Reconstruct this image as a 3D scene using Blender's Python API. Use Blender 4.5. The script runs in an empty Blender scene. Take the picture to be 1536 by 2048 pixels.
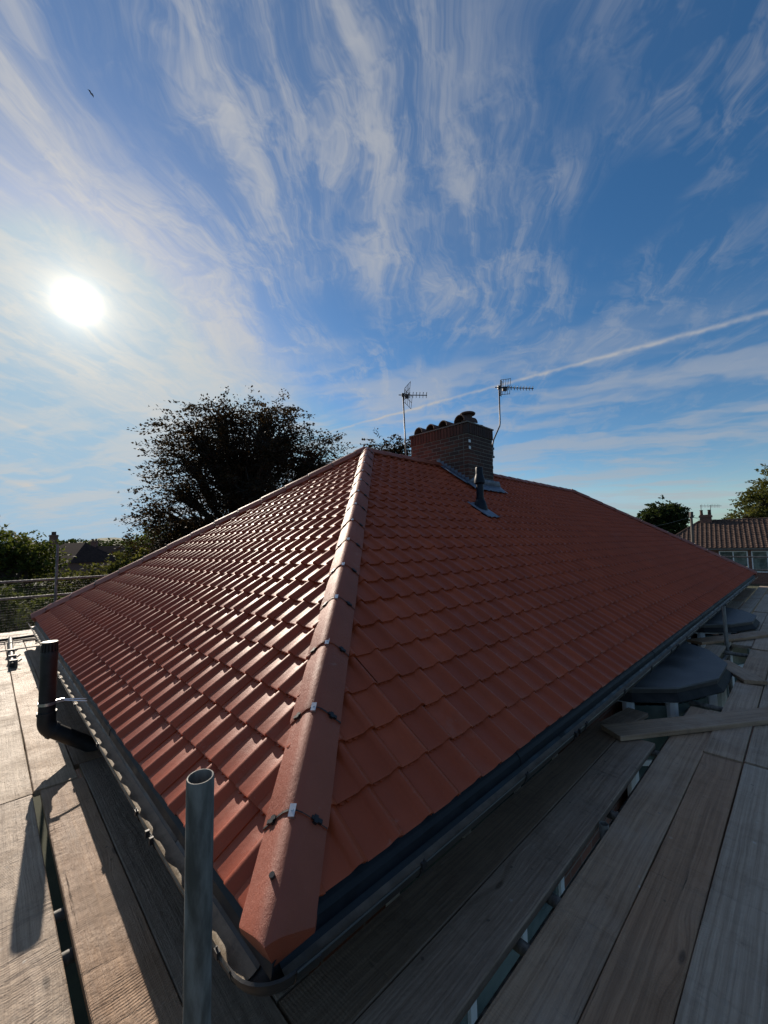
import bpy, bmesh, math, random
import numpy as np
from mathutils import Vector, Matrix

random.seed(7)
rng = np.random.default_rng(7)
scene = bpy.context.scene
col = scene.collection
R = math.radians

# ------------------------------------------------------------------ camera
CAM = np.array([-0.634, -1.178, 1.146])
YAW, PITCH, ROLL, FPX = R(45.772), R(4.581), R(-1.040), 814.2
cf = np.array([math.cos(YAW)*math.cos(PITCH), math.sin(YAW)*math.cos(PITCH), math.sin(PITCH)])
cr = np.array([math.sin(YAW), -math.cos(YAW), 0.0]); cu = np.cross(cr, cf)
cr, cu = cr*math.cos(ROLL)+cu*math.sin(ROLL), -cr*math.sin(ROLL)+cu*math.cos(ROLL)
cd = bpy.data.cameras.new('camera'); cam = bpy.data.objects.new('camera', cd); col.objects.link(cam)
cd.sensor_fit = 'HORIZONTAL'; cd.sensor_width = 36.0; cd.lens = FPX/1536*36; cd.clip_start = 0.02; cd.clip_end = 4000
M = Matrix.Identity(4)
for i in range(3):
    M[i][0], M[i][1], M[i][2], M[i][3] = cr[i], cu[i], -cf[i], CAM[i]
cam.matrix_world = M
scene.camera = cam

def away(x, y, depth):
    """a spot at a given distance in front of the view, used only to survey the far background"""
    return CAM + (cf + cr*(x-768)/FPX - cu*(y-1024)/FPX)*depth

# ------------------------------------------------------------------ light
SUN = np.array([0.0984, 0.8886, 0.4480]); SUN /= np.linalg.norm(SUN)
sd = bpy.data.lights.new('sun', 'SUN'); sd.energy = 5.0; sd.angle = R(0.53); sd.color = (1.0, 0.88, 0.74)
so = bpy.data.objects.new('sun', sd); col.objects.link(so)
so.rotation_euler = Vector(-SUN).to_track_quat('-Z', 'Y').to_euler()

scene.view_settings.view_transform = 'Standard'
scene.view_settings.look = 'None'
scene.view_settings.exposure = 0.22
scene.view_settings.gamma = 1.0
scene.view_settings.use_curve_mapping = False
try:
    scene.cycles.use_adaptive_sampling = True; scene.cycles.adaptive_threshold = 0.02; scene.cycles.max_bounces = 5; scene.cycles.transparent_max_bounces = 8
    scene.cycles.use_denoising = True
    scene.cycles.sample_clamp_indirect = 8.0
except Exception:
    pass

# ------------------------------------------------------------------ small node language
class S:
    def __init__(s, t, sock): s.t, s.k = t, sock
    def _m(s, op, *o):
        n = s.t.nodes.new('ShaderNodeMath'); n.operation = op
        for i, v in enumerate((s,)+o):
            if isinstance(v, S): s.t.links.new(v.k, n.inputs[i])
            else: n.inputs[i].default_value = v
        return S(s.t, n.outputs[0])
    def __add__(s, o): return s._m('ADD', o)
    def __sub__(s, o): return s._m('SUBTRACT', o)
    def __mul__(s, o): return s._m('MULTIPLY', o)
    def __truediv__(s, o): return s._m('DIVIDE', o)
    def __radd__(s, o): return s._m('ADD', o)
    def __rmul__(s, o): return s._m('MULTIPLY', o)
    def __rsub__(s, o): return s._m('MULTIPLY', -1.0)._m('ADD', o)
    def pow(s, o): return s._m('POWER', o)
    def abs(s): return s._m('ABSOLUTE')
    def max(s, o): return s._m('MAXIMUM', o)
    def min(s, o): return s._m('MINIMUM', o)
    def exp(s): return s._m('EXPONENT')
    def clamp(s): return s.max(0.0).min(1.0)
    def ramp(s, a, b):
        n = s.t.nodes.new('ShaderNodeMapRange'); n.interpolation_type = 'SMOOTHSTEP'
        s.t.links.new(s.k, n.inputs[0]); n.inputs[1].default_value = a; n.inputs[2].default_value = b
        return S(s.t, n.outputs[0])
    def gauss(s, c, w):
        q = (s - c)*(1.0/w); return (q*q*-1.0).exp()

def comb(t, x, y, z):
    n = t.nodes.new('ShaderNodeCombineXYZ')
    for i, v in enumerate((x, y, z)):
        if isinstance(v, S): t.links.new(v.k, n.inputs[i])
        else: n.inputs[i].default_value = v
    return S(t, n.outputs[0])
def sep(t, v):
    n = t.nodes.new('ShaderNodeSeparateXYZ'); t.links.new(v.k, n.inputs[0])
    return [S(t, o) for o in n.outputs]
def noise(t, v, scale, detail=4.0, rough=0.55, dist=0.0, dim='3D'):
    n = t.nodes.new('ShaderNodeTexNoise'); n.noise_dimensions = dim
    if v is not None: t.links.new(v.k, n.inputs['Vector'])
    n.inputs['Scale'].default_value = scale; n.inputs['Detail'].default_value = detail
    n.inputs['Roughness'].default_value = rough; n.inputs['Distortion'].default_value = dist
    return S(t, n.outputs[0])
def mixc(t, f, a, b, mode='MIX'):
    n = t.nodes.new('ShaderNodeMix'); n.data_type = 'RGBA'; n.blend_type = mode
    for i, v in ((0, f), (6, a), (7, b)):
        if isinstance(v, S): t.links.new(v.k, n.inputs[i])
        elif i == 0: n.inputs[0].default_value = v
        else: n.inputs[i].default_value = (*v, 1.0)
    return S(t, n.outputs[2])
def dotc(t, v, c):
    n = t.nodes.new('ShaderNodeVectorMath'); n.operation = 'DOT_PRODUCT'
    t.links.new(v.k, n.inputs[0]); n.inputs[1].default_value = tuple(c)
    return S(t, n.outputs['Value'])

# ------------------------------------------------------------------ world: blue sky, cirrus, vapour trails
world = bpy.data.worlds.new('World'); scene.world = world; world.use_nodes = True
t = world.node_tree; t.nodes.clear()
sky = t.nodes.new('ShaderNodeTexSky'); sky.sky_type = 'NISHITA'; sky.sun_disc = False
sky.sun_elevation = math.asin(SUN[2]); sky.sun_rotation = math.atan2(SUN[0], SUN[1])
sky.altitude = 50; sky.air_density = 1.0; sky.dust_density = 0.25; sky.ozone_density = 2.2
tc = t.nodes.new('ShaderNodeTexCoord')
D = S(t, tc.outputs['Generated'])
dx, dy, dz = sep(t, D)
inv = (dz.max(0.0) + 0.12)
px, py = dx/inv, dy/inv
TH = R(36.67)
a = px*math.cos(TH) + py*math.sin(TH)
b = px*(-math.sin(TH)) + py*math.cos(TH)
cs = dotc(t, D, SUN)                                   # cosine to the sun
def n2(u_, v_, detail, rough, dist=0.0): return noise(t, comb(t, u_, v_, 0.0), 1.0, detail, rough, dist, '2D')
w1 = n2(a*1.6+3.1, b*2.5+0.7, 2, 0.6) - 0.5
w2 = n2(a*3.2+9.2, b*3.2+4.4, 3, 0.65) - 0.5
bw = b + w1*0.22 + w2*0.07
aw = a + w2*0.35
fib = n2(aw*2.7+1.7, bw*11.0, 5, 0.72)                  # fibrous cirrus, long down the wind
hook = n2(aw*6.0+bw*4.0+5.0, bw*7.0-aw*1.5, 4, 0.68)
mass = w1 + 0.5
wisp = fib.ramp(0.38, 0.76)
behind = 1.0 - a.ramp(-0.3, 0.35)                            # unseen cloud veil, added overhead and behind for more neutral fill light
veil = (bw.ramp(-0.55, -0.05)*(1.0 - bw.ramp(0.40, 0.58)*0.55)*(1.0 - a.ramp(0.95, 1.6)*0.8)).max(behind*0.7)
strands = (bw.gauss(0.43, 0.040)*a.ramp(0.52, 0.62)*(1.0-a.ramp(0.95, 1.3))*0.50
           + bw.gauss(0.17, 0.080)*(1.0-a.ramp(1.1, 1.35))*0.60
           + bw.gauss(0.05, 0.12)*a.ramp(0.8, 1.0)*(1.0-a.ramp(1.25, 1.5))*0.30
           + bw.gauss(-0.10, 0.10)*(1.0-a.ramp(0.85, 1.1))*0.50)*((fib*0.6+hook*0.5).ramp(0.30, 0.80)*0.95)
sheet = a.ramp(-0.5, 0.4)*bw.ramp(0.60, 0.80)*(1.0-bw.ramp(1.45, 1.90))*(1.0-a.ramp(1.7, 2.4)*0.8)*((fib*0.62+hook*0.75).ramp(0.44, 0.92)*0.72+0.26)  # sheet fades out where unseen, shaped to lower the light from the left
low = a.ramp(1.25, 2.1)*n2(bw*1.1+a*0.25+8.0, a*3.2-b*0.5+w2*0.6, 3, 0.6).ramp(0.40, 0.70)*0.85
hooks = (hook*0.6+fib*0.4).ramp(0.44, 0.74)*mass.ramp(0.30, 0.56)*(bw.ramp(-1.3, -0.1)*0.36+0.20)
dens = (veil*(0.10 + wisp*0.46)*mass.ramp(0.2, 0.6) + strands + sheet*0.95 + low + hooks)
rough_ = noise(t, D, 34.0, 2, 0.6) - 0.5
def trail(d1, d2, wdt, amp, f0, f1, wob):
    d1, d2 = np.array(d1), np.array(d2); n_ = np.cross(d1, d2); n_ /= np.linalg.norm(n_)
    mid = d1+d2; mid /= np.linalg.norm(mid); tang = np.cross(n_, mid)
    e = dotc(t, D, n_); s = dotc(t, D, tang)
    e = (e + rough_*wob)/((s*wdt[1]) + wdt[0])
    prof = (e*e*-1.0).exp()
    return prof*s.ramp(f0[0], f0[1])*(1.0-s.ramp(f1[0], f1[1]))*dotc(t, D, mid).ramp(0.2, 0.3)*amp*(0.75+rough_*1.2)
tr = trail((0.9258, 0.0159, 0.3777), (0.5756, 0.7713, 0.2718), (0.0034, -0.0026), 0.72, (-0.9, -0.6), (0.30, 0.52), 0.008)
tr = tr + trail((0.0062, 0.9719, 0.2355), (0.0575, 0.9742, 0.2184), (0.004, 0.0), 0.4, (-0.3, -0.2), (0.02, 0.05), 0.003)
tr = tr + trail((0.0108, 0.9912, 0.1317), (0.0554, 0.9915, 0.1176), (0.004, 0.0), 0.4, (-0.3, -0.2), (0.02, 0.05), 0.003)
alpha = ((1.0 - (dens.max(0.0)*-1.05).exp())*0.95 + tr).clamp()*dz.ramp(-0.01, 0.08)
glow = cs.max(0.0).pow(7.0)                            # thin ice cloud scatters forward
aure = cs.max(0.0).pow(90.0); core = cs.max(0.0).pow(4200.0)
bright = glow*2.2 + aure*0.6 + 4.2
ccol = mixc(t, glow.clamp(), (0.88, 0.92, 1.0), (1.0, 0.95, 0.86))
cb = t.nodes.new('ShaderNodeVectorMath'); cb.operation = 'SCALE'
t.links.new(ccol.k, cb.inputs[0]); t.links.new(bright.k, cb.inputs['Scale'])
skyc = S(t, sky.outputs[0])
hsv = t.nodes.new('ShaderNodeHueSaturation'); hsv.inputs['Saturation'].default_value = 1.28; hsv.inputs['Value'].default_value = 0.93
t.links.new(skyc.k, hsv.inputs['Color'])
lim = t.nodes.new('ShaderNodeVectorMath'); lim.operation = 'MINIMUM'; lim.inputs[1].default_value = (3.3, 4.8, 6.1)
t.links.new(hsv.outputs[0], lim.inputs[0])
mixed = mixc(t, alpha, S(t, lim.outputs[0]), S(t, cb.outputs[0]))
cg = t.nodes.new('ShaderNodeVectorMath'); cg.operation = 'SCALE'; cg.inputs[0].default_value = (1.0, 0.90, 0.70)
t.links.new((core*16.0 + cs.max(0.0).pow(1100.0)*4.0 + cs.max(0.0).pow(260.0)*1.6 + aure*0.5).k, cg.inputs['Scale'])
addn = mixc(t, 1.0, mixed, S(t, cg.outputs[0]), 'ADD')
bgn = t.nodes.new('ShaderNodeBackground'); bgn.inputs['Strength'].default_value = 0.095
t.links.new(addn.k, bgn.inputs['Color'])
world.cycles.sampling_method = 'MANUAL'; world.cycles.sample_map_resolution = 512
wo = t.nodes.new('ShaderNodeOutputWorld'); t.links.new(bgn.outputs[0], wo.inputs['Surface'])

# ------------------------------------------------------------------ materials
def newmat(name):
    m = bpy.data.materials.new(name); m.use_nodes = True
    return m, m.node_tree, m.node_tree.nodes['Principled BSDF']
def setc(t, p, name, v):
    if isinstance(v, S): t.links.new(v.k, p.inputs[name])
    elif isinstance(v, tuple) and len(v) == 3: p.inputs[name].default_value = (*v, 1.0)
    else: p.inputs[name].default_value = v
def bump(t, p, h, strength=0.3, dist=0.01):
    n = t.nodes.new('ShaderNodeBump'); n.inputs['Strength'].default_value = strength; n.inputs['Distance'].default_value = dist
    t.links.new(h.k, n.inputs['Height']); t.links.new(n.outputs[0], p.inputs['Normal'])
def objco(t):
    n = t.nodes.new('ShaderNodeTexCoord'); return S(t, n.outputs['Object'])
def worldpos(t):
    n = t.nodes.new('ShaderNodeNewGeometry'); return S(t, n.outputs['Position'])
def attr(t, name):
    n = t.nodes.new('ShaderNodeAttribute'); n.attribute_name = name; return S(t, n.outputs['Fac'])
def orand(t):
    n = t.nodes.new('ShaderNodeObjectInfo'); return S(t, n.outputs['Random'])
def vscale(t, v, s):
    n = t.nodes.new('ShaderNodeVectorMath'); n.operation = 'MULTIPLY'; t.links.new(v.k, n.inputs[0]); n.inputs[1].default_value = s
    return S(t, n.outputs[0])
def vaddf(t, v, f):
    n = t.nodes.new('ShaderNodeVectorMath'); n.operation = 'ADD'; t.links.new(v.k, n.inputs[0]); t.links.new(f.k, n.inputs[1])
    return S(t, n.outputs[0])
MAT = {}
def simple(name, c1, c2, rough=0.6, scale=6.0, metal=0.0, bmp=0.0, bscale=40.0, spec=0.5, stretch=(1, 1, 1), rough2=None):
    m, t, p = newmat(name)
    v = vscale(t, worldpos(t), stretch)
    nz = noise(t, v, scale, 6, 0.6).ramp(0.3, 0.7)
    setc(t, p, 'Base Color', mixc(t, nz, c1, c2)); setc(t, p, 'Metallic', metal)
    setc(t, p, 'Specular IOR Level', spec)
    if rough2 is None: setc(t, p, 'Roughness', rough)
    else: setc(t, p, 'Roughness', nz*(rough2-rough)+rough)
    if bmp: bump(t, p, noise(t, v, bscale, 5, 0.6), bmp, 0.01)
    MAT[name] = m; return m

def tile_mat(name, ca, cb_, grain, rough):
    m, t, p = newmat(name); v = worldpos(t)
    k = attr(t, 'tint')
    base = mixc(t, k, ca, cb_)
    cloudy = noise(t, v, 5.0, 5, 0.6).ramp(0.35, 0.7)
    base = mixc(t, cloudy*0.35, base, tuple(x*0.72 for x in ca))
    dust = noise(t, v, 1.3, 6, 0.6).ramp(0.55, 0.75)*noise(t, v, 22.0, 5, 0.7).ramp(0.4, 0.7)*0.22
    base = mixc(t, dust, base, (0.36, 0.26, 0.22))
    big = noise(t, v, 0.9, 4, 0.6).ramp(0.40, 0.66)*0.30
    base = mixc(t, big, base, tuple(x*0.62 for x in cb_))
    scuff = noise(t, vscale(t, v, (1.0, 3.0, 3.0)), 3.0, 6, 0.7).ramp(0.64, 0.74)*0.30
    base = mixc(t, scuff, base, (0.42, 0.30, 0.25))
    specks = noise(t, v, 160.0, 2, 0.5).ramp(0.70, 0.78)*0.25
    base = mixc(t, specks, base, (0.5, 0.38, 0.32))
    setc(t, p, 'Base Color', base)
    setc(t, p, 'Roughness', noise(t, v, 9.0, 4, 0.6)*0.16 + rough)
    setc(t, p, 'Specular IOR Level', 0.36)
    bump(t, p, noise(t, v, grain, 4, 0.7)*0.6 + noise(t, v, grain*0.15, 4, 0.6), 0.18 if grain < 300 else 0.45, 0.006)
    MAT[name] = m
tile_mat('tile_red', (0.300, 0.050, 0.015), (0.375, 0.068, 0.022), 260.0, 0.42)
tile_mat('cap_red', (0.260, 0.066, 0.036), (0.310, 0.080, 0.044), 320.0, 0.46)

def wood_mat():
    m, t, p = newmat('weathered_board'); o = objco(t); rnd = orand(t)
    off = comb(t, rnd*37.0, rnd*11.0, rnd*5.0); v = vaddf(t, o, off)
    x, y, z = sep(t, v)
    vn = t.nodes.new('ShaderNodeTexVoronoi'); vn.inputs['Scale'].default_value = 1.0
    t.links.new(comb(t, x*1.7, y*6.0, 0.0).k, vn.inputs['Vector']); kd = S(t, vn.outputs['Distance'])
    pick = sep(t, S(t, vn.outputs['Color']))[0].ramp(0.50, 0.56)
    near = (1.0-kd.ramp(0.0, 0.45))*pick                        # grain swerves round a knot
    wig = noise(t, vscale(t, v, (1.3, 5.0, 5.0)), 1.0, 4, 0.6) - 0.5
    yy = y + wig*0.030 + near*0.030
    g = noise(t, comb(t, x*0.55, yy*44.0, z*30.0), 1.5, 7, 0.74)
    g2 = noise(t, comb(t, x*2.2, yy*105.0, z*90.0), 1.0, 5, 0.75)
    chat = noise(t, comb(t, (x+wig*0.05)*17.0, y*2.2, 1.0), 1.0, 5, 0.7).ramp(0.50, 0.72)*noise(t, v, 2.1, 3, 0.5).ramp(0.40, 0.62)
    knot = (1.0 - (kd + (g-0.5)*0.12).ramp(0.035, 0.085))*pick
    stain = noise(t, v, 3.6, 8, 0.68).ramp(0.40, 0.75)
    blot = noise(t, vscale(t, v, (1.0, 1.6, 1.0)), 9.0, 6, 0.7).ramp(0.56, 0.74)
    wet = noise(t, vscale(t, v, (1.0, 2.0, 1.0)), 1.1, 5, 0.6).ramp(0.45, 0.7)
    saw = ((x + wig*0.03 + y*0.06)*520.0)._m('SINE')*noise(t, v, 3.4, 4, 0.6).ramp(0.40, 0.66)
    crack = g2.ramp(0.62, 0.72)*noise(t, vscale(t, v, (1.2, 14.0, 4.0)), 1.0, 3, 0.6).ramp(0.50, 0.66)
    scr = noise(t, comb(t, (x+y*0.8)*3.0, (y-x*0.35)*60.0, 3.0), 1.0, 5, 0.65).ramp(0.69, 0.76)*stain
    c = mixc(t, rnd, (0.385, 0.262, 0.170), (0.340, 0.212, 0.122))
    c = mixc(t, (rnd*7.3)._m('FRACT').ramp(0.45, 0.75)*0.8, c, (0.430, 0.345, 0.260))
    c = mixc(t, chat*0.30, c, (0.13, 0.10, 0.078))
    c = mixc(t, g.ramp(0.36, 0.66)*0.85, c, mixc(t, 1.0, c, (0.55, 0.50, 0.46), 'MULTIPLY'))
    c = mixc(t, stain*0.50, c, mixc(t, 1.0, c, (0.54, 0.50, 0.47), 'MULTIPLY'))
    c = mixc(t, wet*0.30, c, (0.34, 0.29, 0.235))
    c = mixc(t, blot*0.38, c, (0.105, 0.080, 0.062))
    c = mixc(t, g2.ramp(0.50, 0.75)*0.35, c, (0.115, 0.090, 0.070))
    c = mixc(t, crack*0.8, c, (0.035, 0.028, 0.022))
    vs2 = t.nodes.new('ShaderNodeTexVoronoi'); vs2.inputs['Scale'].default_value = 16.0; t.links.new(vaddf(t, v, comb(t, wig*0.05, g*0.03, 0.0)).k, vs2.inputs['Vector'])
    spl = (1.0-S(t, vs2.outputs['Distance']).ramp(0.08, 0.20))*sep(t, S(t, vs2.outputs['Color']))[1].ramp(0.86, 0.90)*noise(t, v, 1.7, 2, 0.5).ramp(0.46, 0.60)
    drk = (1.0-S(t, vs2.outputs['Distance']).ramp(0.06, 0.16))*sep(t, S(t, vs2.outputs['Color']))[0].ramp(0.84, 0.88)
    c = mixc(t, drk*0.65, c, (0.05, 0.038, 0.03))
    c = mixc(t, spl*0.55, c, (0.50, 0.46, 0.41))
    c = mixc(t, knot*0.80, c, (0.070, 0.045, 0.028))
    c = mixc(t, scr*0.45, c, (0.46, 0.40, 0.33))
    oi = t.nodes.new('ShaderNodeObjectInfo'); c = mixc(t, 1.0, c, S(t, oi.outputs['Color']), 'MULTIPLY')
    setc(t, p, 'Base Color', c); setc(t, p, 'Roughness', stain*0.14+0.58); setc(t, p, 'Specular IOR Level', 0.35)
    bump(t, p, g*0.7 + g2*0.45 + saw*0.10 - crack*0.9 - chat*0.8 + noise(t, v, 11.0, 6, 0.65)*2.0, 0.8, 0.008)
    MAT['wood'] = m
wood_mat()
simple('galv', (0.055, 0.052, 0.046), (0.21, 0.20, 0.18), 0.50, 34.0, 0.10, 0.15, 60.0, rough2=0.75, stretch=(1, 1, 0.22))
simple('galv_dark', (0.05, 0.05, 0.055), (0.10, 0.10, 0.105), 0.45, 22.0, 0.5)
simple('galv_bright', (0.55, 0.56, 0.57), (0.75, 0.76, 0.77), 0.28, 40.0, 0.9)
simple('black_plastic', (0.009, 0.009, 0.010), (0.022, 0.021, 0.021), 0.42, 14.0, 0.0, 0.08, 40.0, rough2=0.6, spec=0.4)
simple('gutter_plastic', (0.016, 0.015, 0.014), (0.045, 0.040, 0.034), 0.30, 7.0, 0.0, 0.10, 60.0, rough2=0.55)
simple('silt', (0.15, 0.12, 0.085), (0.30, 0.25, 0.185), 0.5, 9.0, 0.0, 0.35, 50.0, rough2=0.75)
simple('tray', (0.008, 0.010, 0.014), (0.018, 0.021, 0.027), 0.50, 12.0, 0.0, 0.08, 40.0, rough2=0.65, spec=0.25)
simple('lead', (0.085, 0.105, 0.15), (0.17, 0.19, 0.24), 0.50, 12.0, 0.2, 0.15, 40.0)
simple('vent_plastic', (0.006, 0.009, 0.017), (0.012, 0.016, 0.027), 0.45, 12.0, spec=0.18)
simple('upvc', (0.62, 0.64, 0.66), (0.74, 0.75, 0.76), 0.35, 5.0)
simple('fascia', (0.020, 0.020, 0.022), (0.040, 0.038, 0.036), 0.40, 8.0)
simple('felt', (0.040, 0.042, 0.046), (0.125, 0.128, 0.134), 0.50, 2.4, 0.0, 0.5, 160.0, rough2=0.85)
simple('slate_skirt', (0.010, 0.010, 0.011), (0.026, 0.025, 0.025), 0.7, 6.0, 0.0, 0.3, 60.0, spec=0.2)
simple('mortar', (0.115, 0.10, 0.088), (0.19, 0.17, 0.148), 0.95, 30.0, 0.0, 0.4, 120.0)
simple('clay_dark', (0.040, 0.018, 0.013), (0.085, 0.036, 0.024), 0.75, 10.0, 0.0, 0.3, 60.0)
simple('soil', (0.030, 0.036, 0.018), (0.055, 0.060, 0.030), 0.95, 2.0, 0.0, 0.4, 12.0)
simple('tarmac', (0.040, 0.040, 0.042), (0.060, 0.058, 0.056), 0.85, 8.0, 0.0, 0.3, 90.0)
simple('bark', (0.045, 0.034, 0.026), (0.085, 0.068, 0.052), 0.9, 9.0, 0.0, 0.6, 30.0, stretch=(1, 1, 0.3))
simple('pole_wood', (0.055, 0.046, 0.038), (0.10, 0.084, 0.068), 0.8, 9.0, stretch=(1, 1, 0.1))
simple('netting', (0.010, 0.014, 0.012), (0.020, 0.026, 0.022), 0.6, 9.0)
simple('old_tile', (0.055, 0.036, 0.029), (0.105, 0.070, 0.055), 0.85, 3.0, 0.0, 0.3, 40.0, spec=0.15)
simple('dark_roof', (0.030, 0.020, 0.018), (0.055, 0.035, 0.030), 0.9, 3.0, spec=0.05)
simple('feather', (0.02, 0.02, 0.022), (0.04, 0.04, 0.042), 0.7, 9.0)
simple('cable', (0.02, 0.02, 0.02), (0.04, 0.04, 0.04), 0.6, 9.0)
simple('dry_grass', (0.06, 0.075, 0.03), (0.11, 0.12, 0.055), 0.95, 1.0, 0.0, 0.5, 20.0)

def brick_piece_mat():
    m, t, p = newmat('brick_piece'); v = worldpos(t); k = orand(t)
    x, y, z = sep(t, v)
    c = mixc(t, k, (0.075, 0.023, 0.014), (0.135, 0.042, 0.024))
    c = mixc(t, (k*9.7)._m('FRACT').ramp(0.7, 0.9)*0.8, c, (0.045, 0.024, 0.020))
    soot = (noise(t, v, 1.6, 5, 0.6) + (x-6.1)*0.35 + (3.5-y)*0.22 + (z-2.9)*0.1).ramp(0.38, 0.72)
    c = mixc(t, soot*0.72, c, (0.022, 0.018, 0.018))
    c = mixc(t, noise(t, v, 30.0, 5, 0.7).ramp(0.45, 0.75)*0.4, c, (0.05, 0.032, 0.028))
    setc(t, p, 'Base Color', c); setc(t, p, 'Roughness', 0.88); bump(t, p, noise(t, v, 70.0, 5, 0.7), 0.4, 0.006)
    MAT['brick_piece'] = m
brick_piece_mat()
def brick_wall_mat():
    m, t, p = newmat('brick_wall')
    g = t.nodes.new('ShaderNodeTexCoord'); x, y, z = sep(t, S(t, g.outputs['Object']))
    bt = t.nodes.new('ShaderNodeTexBrick')
    t.links.new(comb(t, x+y, z, 0.0).k, bt.inputs['Vector'])
    bt.inputs['Scale'].default_value = 1.0; bt.inputs['Brick Width'].default_value = 0.225; bt.inputs['Row Height'].default_value = 0.075
    bt.inputs['Mortar Size'].default_value = 0.006; bt.inputs['Color1'].default_value = (0.16, 0.062, 0.042, 1)
    bt.inputs['Color2'].default_value = (0.24, 0.10, 0.068, 1); bt.inputs['Mortar'].default_value = (0.20, 0.18, 0.16, 1)
    c = mixc(t, noise(t, worldpos(t), 9.0, 6, 0.6).ramp(0.4, 0.7)*0.5, S(t, bt.outputs[0]), (0.07, 0.045, 0.04))
    setc(t, p, 'Base Color', c); setc(t, p, 'Roughness', 0.9)
    bump(t, p, S(t, bt.outputs['Fac'])*-1.0 + noise(t, worldpos(t), 60.0, 4, 0.6)*0.3, 0.6, 0.01)
    MAT['brick_wall'] = m
brick_wall_mat()
def glass_mat():
    m, t, p = newmat('glass'); setc(t, p, 'Base Color', mixc(t, noise(t, worldpos(t), 2.5, 3, 0.5).ramp(0.35, 0.65), (0.050, 0.075, 0.070), (0.16, 0.20, 0.18))); setc(t, p, 'Roughness', 0.06)
    setc(t, p, 'Specular IOR Level', 0.8); MAT['glass'] = m
glass_mat()
def leaf_mat(name, c1, c2, trans):
    m, t, p = newmat(name); out = t.nodes['Material Output']
    k = attr(t, 'tint'); c = mixc(t, k, c1, c2)
    setc(t, p, 'Base Color', c); setc(t, p, 'Roughness', 0.65); setc(t, p, 'Specular IOR Level', 0.08)
    tr_ = t.nodes.new('ShaderNodeBsdfTranslucent'); t.links.new(mixc(t, 1.0, c, (1.6, 1.5, 0.8), 'MULTIPLY').k, tr_.inputs['Color'])
    mx = t.nodes.new('ShaderNodeMixShader'); mx.inputs[0].default_value = trans
    t.links.new(p.outputs[0], mx.inputs[1]); t.links.new(tr_.outputs[0], mx.inputs[2]); t.links.new(mx.outputs[0], out.inputs['Surface'])
    MAT[name] = m
leaf_mat('leaf_copper', (0.017, 0.013, 0.010), (0.042, 0.027, 0.017), 0.28)
leaf_mat('leaf_green', (0.036, 0.052, 0.014), (0.085, 0.105, 0.030), 0.40)
leaf_mat('leaf_olive', (0.045, 0.055, 0.018), (0.105, 0.110, 0.040), 0.40)
leaf_mat('leaf_dark', (0.018, 0.030, 0.012), (0.045, 0.062, 0.022), 0.30)

# ------------------------------------------------------------------ object helpers
def mesh(name, verts, faces, smooth=False, tint=None):
    me = bpy.data.meshes.new(name)
    me.from_pydata([tuple(map(float, v)) for v in verts], [], faces)
    if smooth: me.polygons.foreach_set('use_smooth', [True]*len(me.polygons))
    if tint is not None:
        at = me.attributes.new('tint', 'FLOAT', 'POINT')
        at.data.foreach_set('value', list(tint) if hasattr(tint, '__len__') else [tint]*len(me.vertices))
    me.update(); return me
def link(name, me, mat, parent=None, loc=None):
    o = bpy.data.objects.new(name, me); col.objects.link(o)
    if mat is not None and me is not None and not me.materials: me.materials.append(MAT[mat] if isinstance(mat, str) else mat)
    if parent is not None: o.parent = parent
    if loc is not None: o.location = tuple(loc)
    return o
def thing(name, label, cat, loc=(0, 0, 0), group=None):
    o = bpy.data.objects.new(name, None); col.objects.link(o); o.location = tuple(loc); o.empty_display_size = 0.1
    o['label'] = label; o['category'] = cat
    if group: o['group'] = group
    return o
def tag(o, label, cat, group=None):
    o['label'] = label; o['category'] = cat
    if group: o['group'] = group
    return o
def structure(o): o['kind'] = 'structure'; return o

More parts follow.
